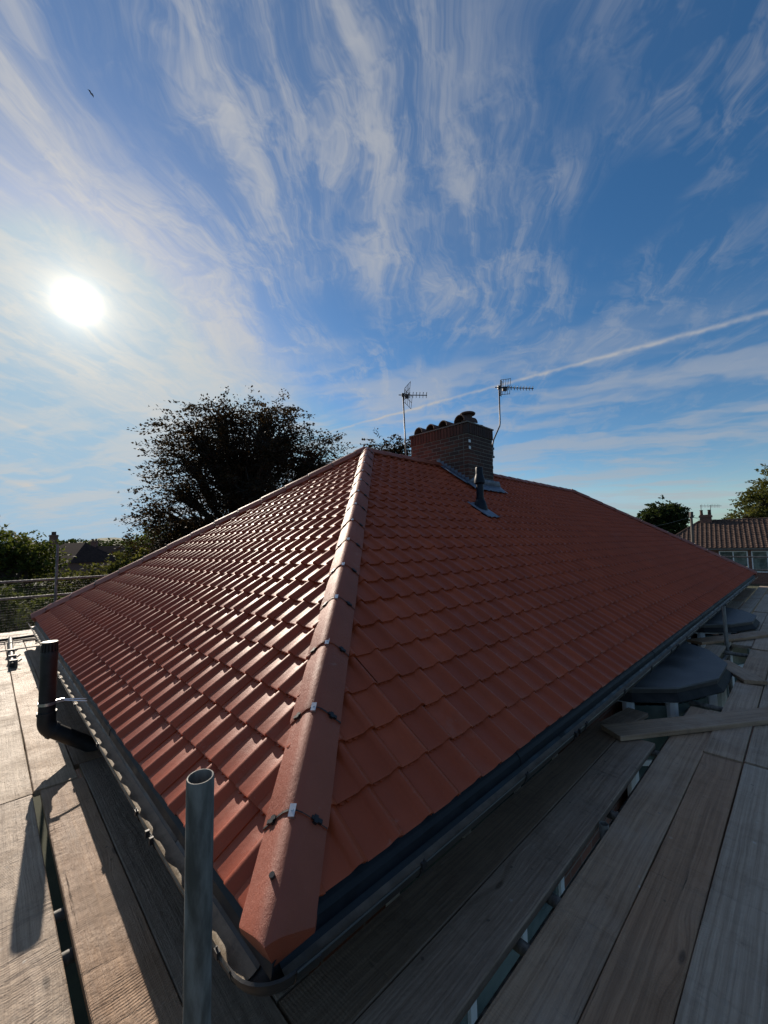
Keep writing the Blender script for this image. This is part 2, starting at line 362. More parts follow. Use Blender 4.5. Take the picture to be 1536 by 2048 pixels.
class B:
    """collects polygons into one mesh"""
    def __init__(s): s.v, s.f = [], []
    def add(s, v, f):
        n = len(s.v); s.v += [tuple(map(float, q)) for q in v]; s.f += [tuple(i+n for i in q) for q in f]; return s
    def box(s, x0, x1, y0, y1, z0, z1, ch=0.0):
        return s.hexa([(x0, y0, z0), (x1, y0, z0), (x1, y1, z0), (x0, y1, z0), (x0, y0, z1), (x1, y0, z1), (x1, y1, z1), (x0, y1, z1)])
    def hexa(s, p):
        return s.add(p, [(0, 3, 2, 1), (4, 5, 6, 7), (0, 1, 5, 4), (1, 2, 6, 5), (2, 3, 7, 6), (3, 0, 4, 7)])
    def obox(s, c, ax, ay, az):
        c, ax, ay, az = map(np.array, (c, ax, ay, az))
        return s.hexa([c+i*ax+j*ay+k*az for k in (-1, 1) for i, j in ((-1, -1), (1, -1), (1, 1), (-1, 1))])
    def beam(s, p, q, w, h, up=(0, 0, 1)):
        p, q = np.array(p, float), np.array(q, float); d = q-p; L_ = np.linalg.norm(d); d /= L_
        u_ = np.array(up, float); sd_ = np.cross(d, u_); sd_ /= np.linalg.norm(sd_); u_ = np.cross(sd_, d)
        return s.obox((p+q)/2, d*L_/2, sd_*w/2, u_*h/2)
    def tube(s, pts, r, n=10, cap=True):
        pts = [np.array(q, float) for q in pts]; m = len(pts)
        rr = r if hasattr(r, '__len__') else [r]*m
        d0 = pts[1]-pts[0]; d0 /= np.linalg.norm(d0)
        ref = np.array([0, 0, 1.0]) if abs(d0[2]) < 0.9 else np.array([1.0, 0, 0])
        x = np.cross(d0, ref); x /= np.linalg.norm(x)
        vs = []
        for i in range(m):
            d = pts[min(i+1, m-1)]-pts[max(i-1, 0)]; d = d/max(np.linalg.norm(d), 1e-9)
            x = x-d*(x@d); x /= max(np.linalg.norm(x), 1e-9); y = np.cross(d, x)
            for k in range(n):
                a_ = 2*math.pi*k/n; vs.append(pts[i]+rr[i]*(math.cos(a_)*x+math.sin(a_)*y))
        fs = [(i*n+k, i*n+(k+1) % n, (i+1)*n+(k+1) % n, (i+1)*n+k) for i in range(m-1) for k in range(n)]
        if cap: fs += [tuple(range(n-1, -1, -1)), tuple((m-1)*n+k for k in range(n))]
        return s.add(vs, fs)
    def pipe(s, p, q, ro, ri, n=24, depth=None):
        """hollow tube with open ends"""
        p, q = np.array(p, float), np.array(q, float); d = (q-p)/np.linalg.norm(q-p)
        ref = np.array([0, 0, 1.0]) if abs(d[2]) < 0.9 else np.array([1.0, 0, 0])
        x = np.cross(d, ref); x /= np.linalg.norm(x); y = np.cross(d, x)
        vs = []
        for c_, r_ in ((p, ro), (q-d*0.002, ro), (q, ro-0.0012), (q, ri+0.0008), (q-d*0.002, ri), (p, ri)):
            for k in range(n): a_ = 2*math.pi*k/n; vs.append(c_+r_*(math.cos(a_)*x+math.sin(a_)*y))
        fs = [(i*n+k, i*n+(k+1) % n, ((i+1) % 6)*n+(k+1) % n, ((i+1) % 6)*n+k) for i in range(6) for k in range(n)]
        return s.add(vs, fs)
    def lathe(s, prof, c, n=20):
        vs = [(c[0]+r_*math.cos(2*math.pi*k/n), c[1]+r_*math.sin(2*math.pi*k/n), c[2]+z_) for r_, z_ in prof for k in range(n)]
        m = len(prof)
        fs = [(i*n+k, i*n+(k+1) % n, (i+1)*n+(k+1) % n, (i+1)*n+k) for i in range(m-1) for k in range(n)]
        fs += [tuple(range(n-1, -1, -1)), tuple((m-1)*n+k for k in range(n))]
        return s.add(vs, fs)
    def prism(s, poly, z0, z1):
        n = len(poly)
        return s.add([(x, y, z0) for x, y in poly]+[(x, y, z1) for x, y in poly],
                     [tuple(range(n-1, -1, -1)), tuple(range(n, 2*n))]+[(k, (k+1) % n, n+(k+1) % n, n+k) for k in range(n)])
    def sweep(s, prof, frames, closed=False, caps=False):
        """prof: list of (a,b); frames: list of (origin, A, B)"""
        n = len(prof); vs = [np.array(o)+a_*np.array(A)+b_*np.array(Bv) for o, A, Bv in frames for a_, b_ in prof]
        rng_ = range(n if closed else n-1)
        fs = [(i*n+k, i*n+(k+1) % n, (i+1)*n+(k+1) % n, (i+1)*n+k) for i in range(len(frames)-1) for k in rng_]
        if caps: fs += [tuple(range(n-1, -1, -1)), tuple((len(frames)-1)*n+k for k in range(n))]
        return s.add(vs, fs)
    def build(s, name, mat, parent=None, smooth=False, tint=None, angle=None):
        me = mesh(name, s.v, s.f, smooth, tint)
        if angle: 
            bm = bmesh.new(); bm.from_mesh(me); bmesh.ops.recalc_face_normals(bm, faces=bm.faces)
            for e in bm.edges:
                if len(e.link_faces) == 2 and e.calc_face_angle(0.0) > R(angle): e.smooth = False
            for f_ in bm.faces: f_.smooth = True
            bm.to_mesh(me); bm.free()
        else:
            bm = bmesh.new(); bm.from_mesh(me); bmesh.ops.recalc_face_normals(bm, faces=bm.faces); bm.to_mesh(me); bm.free()
        return link(name, me, mat, parent)

# ------------------------------------------------------------------ setting: ground
GZ = -2.75
gb = B()
NG = 60
gx = np.sign(np.linspace(-1, 1, NG))*np.abs(np.linspace(-1, 1, NG))**3*1500
gv = [(x+10, y+10, GZ + (0.0 if math.hypot(x, y) < 60 else 0.06*random.random()*min(10, math.hypot(x, y)*0.02))) for y in gx for x in gx]
gf = [(j*NG+i, j*NG+i+1, (j+1)*NG+i+1, (j+1)*NG+i) for j in range(NG-1) for i in range(NG-1)]
gb.add(gv, gf); structure(gb.build('ground', 'soil'))
pb = B().prism([(-3.2, -3.6), (21, -3.6), (21, 0.28), (-3.2, 0.28)], GZ-0.05, GZ+0.004); structure(pb.build('path', 'tarmac'))
hb = B(); hv = []
HN = 90
for i in range(HN):
    az = R(-20 + 130*i/(HN-1))
    for rr_, hh in ((300, 0), (420, 9+5*math.sin(i*0.31)+3*math.sin(i*0.83+1)), (700, 8+7*math.sin(i*0.17+2)), (1000, 0)):
        hv.append((rr_*math.cos(az), rr_*math.sin(az), GZ-1+hh))
hb.add(hv, [(i*4+k, (i+1)*4+k, (i+1)*4+k+1, i*4+k+1) for i in range(HN-1) for k in range(3)])
structure(hb.build('hills', 'dry_grass', smooth=True))

# ------------------------------------------------------------------ the tiled bungalow
W, L, H = 8.04, 16.93, 2.741
PA = math.atan2(H, W/2); SL = math.hypot(H, W/2)
house = thing('bungalow', 'brick bungalow with a new red tiled hipped roof, ringed by scaffold boards', 'house', (0, 0, 0))
sh = B()   # boarding under the tiles
e_ = 0.03
sh.add([(e_, e_, -0.02), (L-e_, e_, -0.02), (L-e_, W-e_, -0.02), (e_, W-e_, -0.02), (W/2, W/2, H-0.05), (L-W/2, W/2, H-0.05)],
       [(0, 1, 5, 4), (1, 2, 5), (2, 3, 4, 5), (3, 0, 4), (3, 2, 1, 0)])
roof = sh.build('roof', 'fascia', house)

GA = 0.2146
# profile across one tile: flat pan, then a roll with a steep near flank and a longer fall that laps the next tile
PROF = [(0.000, 0.002), (0.020, 0.002), (0.060, 0.001), (0.107, 0.000), (0.114, 0.003), (0.121, 0.012), (0.130, 0.023), (0.140, 0.0295), (0.150, 0.030), (0.162, 0.0255), (0.175, 0.014), (0.187, 0.004), (0.193, 0.002)]
def tile_shape(w, length, lugs=True, tail=True):
    """one interlocking tile: u across, v up the slope, n out of the roof"""
    k = w/0.19; P_ = [(u_*k, h_) for u_, h_ in PROF]; n = len(P_)
    lift0, lift1 = 0.022, 0.022-0.020*(length/GA)
    vs, fs, sm = [], [], []
    rows = [(0.0, -0.004), (0.006, 0.0), (length, 0.0)]
    for v_, dh in rows:
        li = lift0+(lift1-lift0)*v_/length
        vs += [(u_, v_, h_+li+dh) for u_, h_ in P_]
    for r_ in range(2):
        fs += [(r_*n+i, r_*n+i+1, (r_+1)*n+i+1, (r_+1)*n+i) for i in range(n-1)]; sm += [True]*(n-1)
    o = len(vs)                                   # butt end
    vs += [(u_, 0.0, h_+lift0-0.004) for u_, h_ in P_]+[(u_, 0.004, max(h_*0.92, 0.0)-0.001) for u_, h_ in P_]
    fs += [(o+n+i, o+n+i+1, o+i+1, o+i) for i in range(n-1)]; sm += [False]*(n-1)
    o = len(vs)                                   # lap edge of the roll
    vs += [(P_[-1][0], 0.002, -0.002), (P_[-1][0], length, -0.004)]
    fs += [(2*n-1, o, o+1, 3*n-1)]; sm += [False]
    if lugs:                                      # rounded weather bars under the butt
        for uc in (0.030*k, 0.066*k):
            o = len(vs); hh = 0.009
            for z_ in (hh, hh-0.008):
                for q in range(5):
                    an = math.pi*q/4; vs.append((uc+0.013*math.cos(an), 0.002-0.010*math.sin(an), z_))
            fs.append((o, o+1, o+2, o+3, o+4)); sm.append(False)
            fs += [(o+q, o+5+q, o+6+q, o+1+q) for q in range(4)]; sm += [False]*4
    return np.array(vs), fs, sm

class Slope:
    def __init__(s, org, u_, inw, eave, w, phase, name):
        s.o = np.array(org, float); s.u = np.array(u_, float); s.inw = np.array(inw, float)
        s.v = s.inw*math.cos(PA)+np.array([0, 0, math.sin(PA)]); s.n = np.cross(s.u, s.v); s.e, s.w, s.ph, s.name = eave, w, phase, name
    def pt(s, u_, v_, n_=0.0): return s.o+s.u*u_+s.v*v_+s.n*n_
    def mat(s, u_, v_, n_=0.0):
        m = Matrix.Identity(4); p_ = s.pt(u_, v_, n_)
        for i in range(3): m[i][0], m[i][1], m[i][2], m[i][3] = s.u[i], s.v[i], s.n[i], p_[i]
        return m
slopes = [Slope((0, 0, 0), (1, 0, 0), (0, 1, 0), L, 0.187, 0.014, 'long'),
          Slope((0, W, 0), (0, -1, 0), (1, 0, 0), W, 0.1945, W-0.751-0.1945*36-0.02, 'hip'),
          Slope((L, W, 0), (-1, 0, 0), (0, -1, 0), L, 0.187, 0.0, 'rear'),
          Slope((L, 0, 0), (0, 1, 0), (-1, 0, 0), W, 0.1945, 0.0, 'end')]
LEN = GA+0.022
cells = []
for si, s_ in enumerate(slopes):
    for c_ in range(int(SL/GA)+1):
        q0 = c_*GA*math.cos(PA)
        for i in range(-1, int(s_.e/s_.w)+1):
            u0 = s_.ph+i*s_.w; ua, ub = max(u0, q0), min(u0+s_.w, s_.e-q0)
            if ub-ua < 0.03: continue
            cut = (u0 < q0+LEN*math.cos(PA)+0.01) or (u0+s_.w > s_.e-q0-LEN*math.cos(PA)-0.01) or ((c_+1)*GA > SL-0.03)
            um = (ua+ub)/2; P3 = s_.pt(um, (c_+0.5)*GA, 0.02); d = P3-CAM; z_ = d@cf
            cosv = abs((d/np.linalg.norm(d))@s_.n)
            area = 0 if z_ < 0.1 else (ub-ua)*GA*cosv/z_**2
            xs, ys = 768+FPX*(d@cr)/max(z_, .1), 1024-FPX*(d@cu)/max(z_, .1)
            if si > 1 or not (-10 < xs < 1546 and 0 < ys < 2058): area = 0
            cells.append((area, si, c_, u0, cut))
order = sorted(range(len(cells)), key=lambda i: -cells[i][0])
single = set(order[:300])
protos = {}
for si in (0, 1):
    vs, fs, sm = tile_shape(slopes[si].w, LEN)
    for q in range(8):
        me = mesh('tile', vs, fs, False, q/7.0); me.polygons.foreach_set('use_smooth', sm); me.materials.append(MAT['tile_red']); protos[si, q] = me
    vs, fs, sm = tile_shape(slopes[si].w, LEN, False)
    for q in range(8):
        me = mesh('tile', vs, fs, False, q/7.0); me.polygons.foreach_set('use_smooth', sm); me.materials.append(MAT['tile_red']); protos[si+10, q] = me
def cut_bm(bm, s_, margin=0.0):
    for nrm, pt in ((s_.u-s_.inw, s_.o), (-s_.u-s_.inw, s_.o+s_.u*s_.e)):
        nn = nrm/np.linalg.norm(nrm)
        bmesh.ops.bisect_plane(bm, geom=bm.verts[:]+bm.edges[:]+bm.faces[:], plane_co=tuple(pt), plane_no=tuple(nn), clear_inner=True, dist=1e-5)
    top = s_.pt(0, SL-0.004)
    bmesh.ops.bisect_plane(bm, geom=bm.verts[:]+bm.edges[:]+bm.faces[:], plane_co=tuple(top), plane_no=tuple(s_.v), clear_outer=True, dist=1e-5)
field = B(); tints = []; fsm = []
fieldbm = {}
for si in range(4): fieldbm[si] = ([], [], [], [])
for i, (area, si, c_, u0, cut) in enumerate(cells):
    s_ = slopes[si]
    jn = random.gauss(0, 0.0013); ju = random.gauss(0, 0.0012); jv = random.gauss(0, 0.0016); jr, jt_ = random.gauss(0, 0.005), random.gauss(0, 0.006)
    if i in single:
        q = random.randrange(8); pm = protos[si+(10 if c_ == 0 else 0), q]
        if not cut:
            o = bpy.data.objects.new('tile', pm); col.objects.link(o)
            o.parent = roof; o.matrix_world = s_.mat(u0+ju, c_*GA+jv, jn) @ Matrix.Rotation(random.gauss(0, 0.004), 4, 'Z') @ Matrix.Rotation(jr, 4, 'X') @ Matrix.Rotation(jt_, 4, 'Y')
        else:
            bm = bmesh.new(); bm.from_mesh(pm); bm.transform(s_.mat(u0+ju, c_*GA+jv, jn)); cut_bm(bm, s_)
            if len(bm.faces):
                me = bpy.data.meshes.new('tile'); bm.to_mesh(me); me.materials.append(MAT['tile_red']); link('tile', me, None, roof)
            bm.free()
    else:
        near = area > 3e-5 and c_ > 0
        vs, fs, sm = tile_shape(s_.w, LEN, lugs=near and si < 2)
        V, F, T_, SM = fieldbm[si]; n0 = len(V)
        mm = s_.pt(u0+ju, c_*GA+jv, jn)
        V += list(mm + np.outer(vs[:, 0], s_.u)+np.outer(vs[:, 1], s_.v)+np.outer(vs[:, 2]+vs[:, 1]*jr-(vs[:, 0]-0.09)*jt_, s_.n))
        F += [tuple(a_+n0 for a_ in f_) for f_ in fs]; T_ += [random.random()]*len(vs); SM += sm
VV, FF, TT, SS = [], [], [], []
for si in range(4):
    V, F, T_, SM = fieldbm[si]
    me = mesh('tmp', V, F, False, T_); me.polygons.foreach_set('use_smooth', SM)
    bm = bmesh.new(); bm.from_mesh(me); cut_bm(bm, slopes[si]); lay = bm.verts.layers.float['tint']
    bm.verts.index_update(); n0 = len(VV)
    VV += [tuple(v.co) for v in bm.verts]; TT += [v[lay] for v in bm.verts]
    for f_ in bm.faces: FF.append(tuple(v.index+n0 for v in f_.verts)); SS.append(f_.smooth)
    bm.free(); bpy.data.meshes.remove(me)
me = mesh('tile_field', VV, FF, False, TT); me.polygons.foreach_set('use_smooth', SS)
tf = link('tile_field', me, 'tile_red', roof); tf['kind'] = 'stuff'

# hip and ridge caps, their black unions and bright clips
def cap_section(hw, hh, th, rr):
    outer = [(-hw, 0.0)]
    sl = hh/hw
    for k in range(7):
        x = rr*(-1+2*k/6); outer.append((x, hh - sl*rr*0.5*(x/rr)**2 - sl*rr*0.5))
    outer.append((hw, 0.0))
    inner = [(x*(1-th/hw), y-th*1.15) for x, y in outer]
    return outer, inner
def caps(p0, p1, side, up, first, step, solid_end, hw=0.115, hh=0.130, lat=0.0, name='hip_tile', every=True):
    p0, p1 = np.array(p0, float), np.array(p1, float); d = (p1-p0)/np.linalg.norm(p1-p0)
    outer, inner = cap_section(hw, hh, 0.017, 0.050); prof = outer+inner[::-1]
    sd_ = np.array(side, float); up_ = np.array(up, float)
    tot = np.linalg.norm(p1-p0); k = 0; s0 = 0.0
    while s0 < tot-0.02:
        s1 = min(s0+(first if k == 0 and first else step), tot); o_ = p0+sd_*lat
        b_ = B(); j = random.gauss(0, 0.0015); jl = random.gauss(0, 0.0015)
        fr = [(o_+d*(s0-0.006)+up_*(j+0.003)+sd_*jl, sd_, up_), (o_+d*(s0+0.006)+up_*(j+0.007)+sd_*jl, sd_*1.03, up_), (o_+d*(s1+0.004)+up_*(j-0.004), sd_*0.985, up_)]
        if k == 0 and solid_end:
            pr = outer+[(hw*0.985, -0.028), (0.0, -0.058), (-hw*0.985, -0.028)]
            def nose(q, k2): return [(o_+d*(s0+q)+d*(0.75*abs(a2) + (0.022 if b2 < 0.013 and abs(a2) < 0.01 else 0.0))+sd_*a2*k2+up_*b2*k2) for a2, b2 in pr]
            ns = len(pr); ring = nose(0.0, 0.985)+nose(0.007, 1.0)+[o_+d*(s0+0.12)+sd_*a2+up_*b2 for a2, b2 in pr]
            b_.add(ring, [(ns-2, ns-1, 0)]+[(ns-2, q2, q2+1) for q2 in range(ns-3)]+[tuple(2*ns+q2 for q2 in range(ns))]+[(r2*ns+q2, r2*ns+(q2+1) % ns, (r2+1)*ns+(q2+1) % ns, (r2+1)*ns+q2) for r2 in range(2) for q2 in range(ns)])
            fr = [(o_+d*(s0+0.12), sd_, up_), fr[-1]]
        b_.sweep(prof, fr, True, True)
        b_.build(name, 'cap_red', roof, tint=random.random(), angle=35)
        if k > 0 and every:
            q = o_+d*s0
            ou = [(x*1.012, y+0.0035) for x, y in outer]; iu = [(x, y-0.004) for x, y in outer]
            B().sweep(ou+iu[::-1], [(q-d*0.005, sd_, up_), (q+d*0.005, sd_, up_)], True, True).build('cap_strap', 'black_plastic', roof)
            for sg in (-1, 1):
                x = sg*hw*0.66; y = hh*(1-0.66)+0.004
                wd = np.array(sd_*sg*0.76-up_*0.65); nn = np.array(up_*0.76+sd_*sg*0.65)
                c0 = q+sd_*x+up_*y
                bb = B().obox(c0, d*0.013, wd*0.008, nn*0.007).obox(c0+wd*0.016, d*0.007, wd*0.011, nn*0.006).obox(c0-wd*0.014+nn*0.002, d*0.006, wd*0.005, nn*0.005)
                bb.build('strap_buckle', 'black_plastic', roof)
            top = q+up_*(outer[4][1]+0.0055)
            bb = B().obox(top-d*0.004, d*0.021, sd_*0.011, up_*0.0016).obox(top-d*0.026-up_*0.004, d*0.0016, sd_*0.011, up_*0.006)
            bb.tube([top-d*0.004, top-d*0.004+up_*0.005], 0.005, 8)
            bb.build('cap_clip', 'galv_bright', roof)
        s0 = s1; k += 1
hipd = np.array([W/2, W/2, H]); hipd /= np.linalg.norm(hipd)
def frame(d, side):
    d = np.array(d, float)/np.linalg.norm(d); side = np.array(side, float); side /= np.linalg.norm(side)
    up_ = np.cross(side, d); up_ *= np.sign(up_[2]); return side, up_
A_ = np.array([W/2, W/2, H+0.02]); A2 = np.array([L-W/2, W/2, H+0.02])
s1_, u1_ = frame(hipd, (1, -1, 0))
caps(-hipd*0.058, A_-np.array([0, 0, 0.02]), s1_, u1_, 0.358, 0.4500, True, lat=0.024)
s2_, u2_ = frame((W/2, -W/2, H), (1, 1, 0)); B_ = np.array([0, W, 0.0])
d2 = np.array([W/2, -W/2, H])/np.linalg.norm([W/2, W/2, H])
caps(B_-d2*0.045, A_, s2_, u2_, 0.345, 0.45, True)
d3 = np.array([-W/2, W/2, H])/np.linalg.norm([W/2, W/2, H]); s3_, u3_ = frame(d3, (1, 1, 0))
caps(np.array([L, 0, 0])-d3*0.045, A2, s3_, u3_, 0.345, 0.45, True)
d4 = np.array([-W/2, -W/2, H])/np.linalg.norm([W/2, W/2, H]); s4_, u4_ = frame(d4, (1, -1, 0))
caps(np.array([L, W, 0])-d4*0.045, A2, s4_, u4_, 0.345, 0.45, True, every=False)
caps((W/2-0.05, W/2, H), (L-W/2+0.05, W/2, H), (0, 1, 0), (0, 0, 1), 0, 0.45, False, hh=0.12, name='ridge_tile', every=False)
# a fixing screw on the lowest near hip tile
B().tube([hipd*0.105+s1_*0.004+u1_*0.090, hipd*0.105+s1_*0.002+u1_*0.109], 0.009, 8).build('fixing_screw', 'fascia', roof)

# walls, soffit, fascia
wl = B()
wi = 0.28
wl.add([(wi, wi, GZ), (L-wi, wi, GZ), (L-wi, W-wi, GZ), (wi, W-wi, GZ), (wi, wi, -0.16), (L-wi, wi, -0.16), (L-wi, W-wi, -0.16), (wi, W-wi, -0.16)],
       [(0, 1, 5, 4), (1, 2, 6, 5), (2, 3, 7, 6), (3, 0, 4, 7)])
wl.build('wall', 'brick_wall', house)
fb = B().box(0.045, L-0.045, 0.045, 0.063, -0.20, -0.03).box(0.045, L-0.045, W-0.063, W-0.045, -0.20, -0.03)
fb.box(0.046, 0.064, 0.066, W-0.066, -0.199, -0.031).box(L-0.064, L-0.046, 0.066, W-0.066, -0.199, -0.031)
fb.build('fascia_board', 'fascia', house)
B().box(0.066, L-0.066, 0.066, wi-0.004, -0.185, -0.175).box(0.066, wi-0.004, wi, W-wi, -0.185, -0.175).build('soffit', 'fascia', house)
# eaves tray: overlapping lengths of dark plastic under the first course
def tray(slope, run, name):
    x = 0.075
    k = 0
    while x < run-0.02:
        x2 = min(x+1.45, run-0.02); lift = 0.0025*(k % 2)
        pr = [(0.10, 0.052), (0.050, 0.012), (0.014, -0.018), (0.001, -0.034), (-0.003, -0.072), (0.001, -0.072), (0.005, -0.036), (0.018, -0.022), (0.050, 0.008), (0.10, 0.048)]
        fr = [(slope.o+slope.u*q+np.array([0, 0, lift-0.010])-slope.inw*lift, slope.inw, np.array([0, 0, 1.0])) for q in (x, (x+x2)/2, x2+0.06)]
        B().sweep(pr, fr, True, True).build(name, 'tray', house); x = x2; k += 1
tray(slopes[0], L, 'eaves_tray'); tray(slopes[1], W, 'eaves_tray')

# gutters: half-round lengths with unions and brackets
def gutter(p0, p1, out, k0, unions, brackets):
    p0, p1, out = np.array(p0, float), np.array(p1, float), np.array(out, float)
    d = (p1-p0)/np.linalg.norm(p1-p0); up_ = np.array([0, 0, 1.0]); ln = np.linalg.norm(p1-p0)
    def prof(r_, rim=True, th=0.0025, a0=180, a1=360, n=14):
        o_ = [(r_*math.cos(R(a0+(a1-a0)*k/n)), r_*math.sin(R(a0+(a1-a0)*k/n))) for k in range(n+1)]
        i_ = [((r_-th)*math.cos(R(a0+(a1-a0)*k/n)), (r_-th)*math.sin(R(a0+(a1-a0)*k/n))) for k in range(n+1)]
        if rim: o_ = o_+[(r_+0.004, 0.004), (r_+0.001, 0.009), (r_-0.004, 0.006)]
        return o_+i_[::-1]
    g = B().sweep(prof(0.056), [(p0+d*q, out, up_) for q in np.linspace(0, ln, max(2, int(ln/0.6)))], True, True).build('gutter', 'gutter_plastic', house, angle=40)
    si_ = [(0.0515*math.cos(R(238+112*k/10)), 0.0515*math.sin(R(238+112*k/10))) for k in range(11)]; si2 = [(x*1.03, y*1.03) for x, y in si_]
    B().sweep(si_+si2[::-1], [(p0+d*q, out, up_) for q in np.linspace(0.0, ln, max(2, int(ln/0.6)))], True, True).build('silt_layer', 'silt', g, angle=40)
    for q in unions:
        b_ = B().sweep(prof(0.060, False, 0.008, 172, 368), [(p0+d*(q-0.035), out, up_), (p0+d*(q+0.035), out, up_)], True, True)
        for e2 in (-0.03, 0.03):
            b_.obox(p0+d*(q+e2)+out*0.063+up_*0.004, d*0.006, out*0.008, up_*0.014)
        b_.build('gutter_union', 'black_plastic', g, angle=40)
    for q in brackets:
        b_ = B().sweep(prof(0.0595, False, 0.003, 176, 362), [(p0+d*(q-0.013), out, up_), (p0+d*(q+0.013), out, up_)], True, True)
        b_.obox(p0+d*q+out*0.060+up_*0.006, d*0.012, out*0.006, up_*0.010).obox(p0+d*q-out*0.058-up_*0.02, d*0.02, out*0.004, up_*0.045)
        b_.tube([p0+d*(q+0.004)+out*0.060+up_*0.014, p0+d*(q+0.004)+out*0.060+up_*0.024], 0.0035, 6)
        b_.build('gutter_bracket', 'black_plastic', g, angle=40)
GO = -0.030
gutter((0.05, GO, -0.068), (L-0.06, GO, -0.068), (0, -1, 0), 0, (2.05, 5.0, 9.0, 13.0), [0.55+0.83*k for k in range(19)])
gutter((GO, 0.05, -0.068), (GO, W-0.06, -0.068), (-1, 0, 0), 0, (0.78, 4.4), [0.08+0.92*k for k in range(8)])
# corner angle piece, dirty inside
ca = B()
def arc_prof(r_, th): 
    o_ = [(r_*math.cos(R(180+180*k/12)), r_*math.sin(R(180+180*k/12))) for k in range(13)]
    i_ = [((r_-th)*math.cos(R(180+180*k/12)), (r_-th)*math.sin(R(180+180*k/12))) for k in range(13)]
    return o_+[(r_+0.004, 0.004), (r_-0.003, 0.008)]+i_[::-1]
fr = []
for k in range(9):
    an = R(90*k/8); piv = np.array([0.056, 0.056, -0.069])
    rad = np.array([-math.cos(an), -math.sin(an), 0.0]); fr.append((piv+rad*0.078, rad, np.array([0, 0, 1.0])))
ca.sweep(arc_prof(0.0595, 0.004), [(np.array([GO, 0.13, -0.069]), np.array([-1.0, 0, 0]), np.array([0, 0, 1.0]))]+fr+[(np.array([0.13, GO, -0.069]), np.array([0, -1.0, 0]), np.array([0, 0, 1.0]))], True, True)
ca.build('gutter_corner', 'gutter_plastic', house, angle=40)

# windows in the long wall (glimpsed under the gutter and through the gaps in the boards)
def window(x0, x1, y, z0, z1, parent):
    w_ = B()
    n = max(1, round((x1-x0)/0.6))
    w_.box(x0, x1, y-0.03, y+0.03, z1-0.055, z1).box(x0, x1, y-0.03, y+0.03, z0, z0+0.055)
    for k in range(n+1):
        xc = x0+0.028+(x1-x0-0.056)*k/n
        w_.box(xc-0.028, xc+0.028, y-0.028, y+0.028, z0+0.055, z1-0.055)
    f_ = w_.build('window', 'upvc', parent)
    for k in range(n):
        xa = x0+0.056+(x1-x0-0.056)*k/n; xb = x0+(x1-x0-0.056)*(k+1)/n
        B().box(xa, xb, y-0.006, y+0.006, z0+0.055, z1-0.055).build('pane', 'glass', f_)
    B().box(x0-0.05, x1+0.05, y-0.11, y-0.032, z0-0.03, z0+0.012).build('sill', 'upvc', f_)
window(0.75, 2.55, 0.27, -1.55, -0.36, house)
window(6.9, 7.75, 0.27, -1.4, -0.36, house)
window(11.2, 13.0, 0.27, -1.55, -0.36, house)

# bay windows with flat felt roofs and a sloping skirt
def bay(cx):
    poly = [(-1.24, 0.275), (-1.18, 0.08), (-0.90, -0.22), (-0.34, -0.45), (0.34, -0.45), (0.90, -0.22), (1.18, 0.08), (1.24, 0.275)]
    P_ = [(cx+x, y) for x, y in poly]
    def grow(k): return [(cx+x*(1+k), y if y > 0.2 else y-(0.3-y)*k*1.25) for x, y in poly]
    br = B().prism(grow(0.030), -0.272, -0.255).build('bay_roof', 'felt', house)
    B().prism(grow(0.018), -0.312, -0.2725).build('roof_edge', 'fascia', br)
    sk = B(); top, bot = P_, grow(0.07); n = len(P_)
    sk.add([(x, y, -0.300) for x, y in top]+[(x, y, -0.372) for x, y in bot]+[(x, y, -0.380) for x, y in bot]+[(x, y, -0.380) for x, y in top],
           [(k, k+1, n+k+1, n+k) for k in range(n-1)]+[(n+k, n+k+1, 2*n+k+1, 2*n+k) for k in range(n-1)]+[(2*n+k, 2*n+k+1, 3*n+k+1, 3*n+k) for k in range(n-1)])
    sk.build('bay_skirt', 'slate_skirt', house)
    inn = [(cx+x*0.965, y if y > 0.2 else y+0.05) for x, y in poly]
    B().prism(inn, GZ, -1.55).build('bay_wall', 'brick_wall', house)
    fr_ = B()
    for k in range(n-1):
        a2, b2 = np.array(inn[k]), np.array(inn[k+1]); dd = b2-a2; ln = np.linalg.norm(dd); dd /= ln
        for zc in (-0.395, -1.51, -0.98):
            fr_.beam((*a2, zc), (*b2, zc), 0.06, 0.05)
    bw_ = fr_.build('bay_window', 'upvc', house)
    for k in range(1, n-1):
        B().prism([(inn[k][0]+0.055*math.cos(a_*math.pi/4), inn[k][1]+0.055*math.sin(a_*math.pi/4)) for a_ in range(8)], -1.54, -0.36).build('mullion', 'upvc', bw_)
    for k in range(n-1):
        a2, b2 = np.array(inn[k]), np.array(inn[k+1])
        if np.linalg.norm(b2-a2) < 0.25: continue
        B().beam((*(a2*.94+b2*.06), -0.98), (*(a2*.06+b2*.94), -0.98), 0.02, 1.05).build('pane', 'glass', bw_)
bay(5.05); bay(9.08)

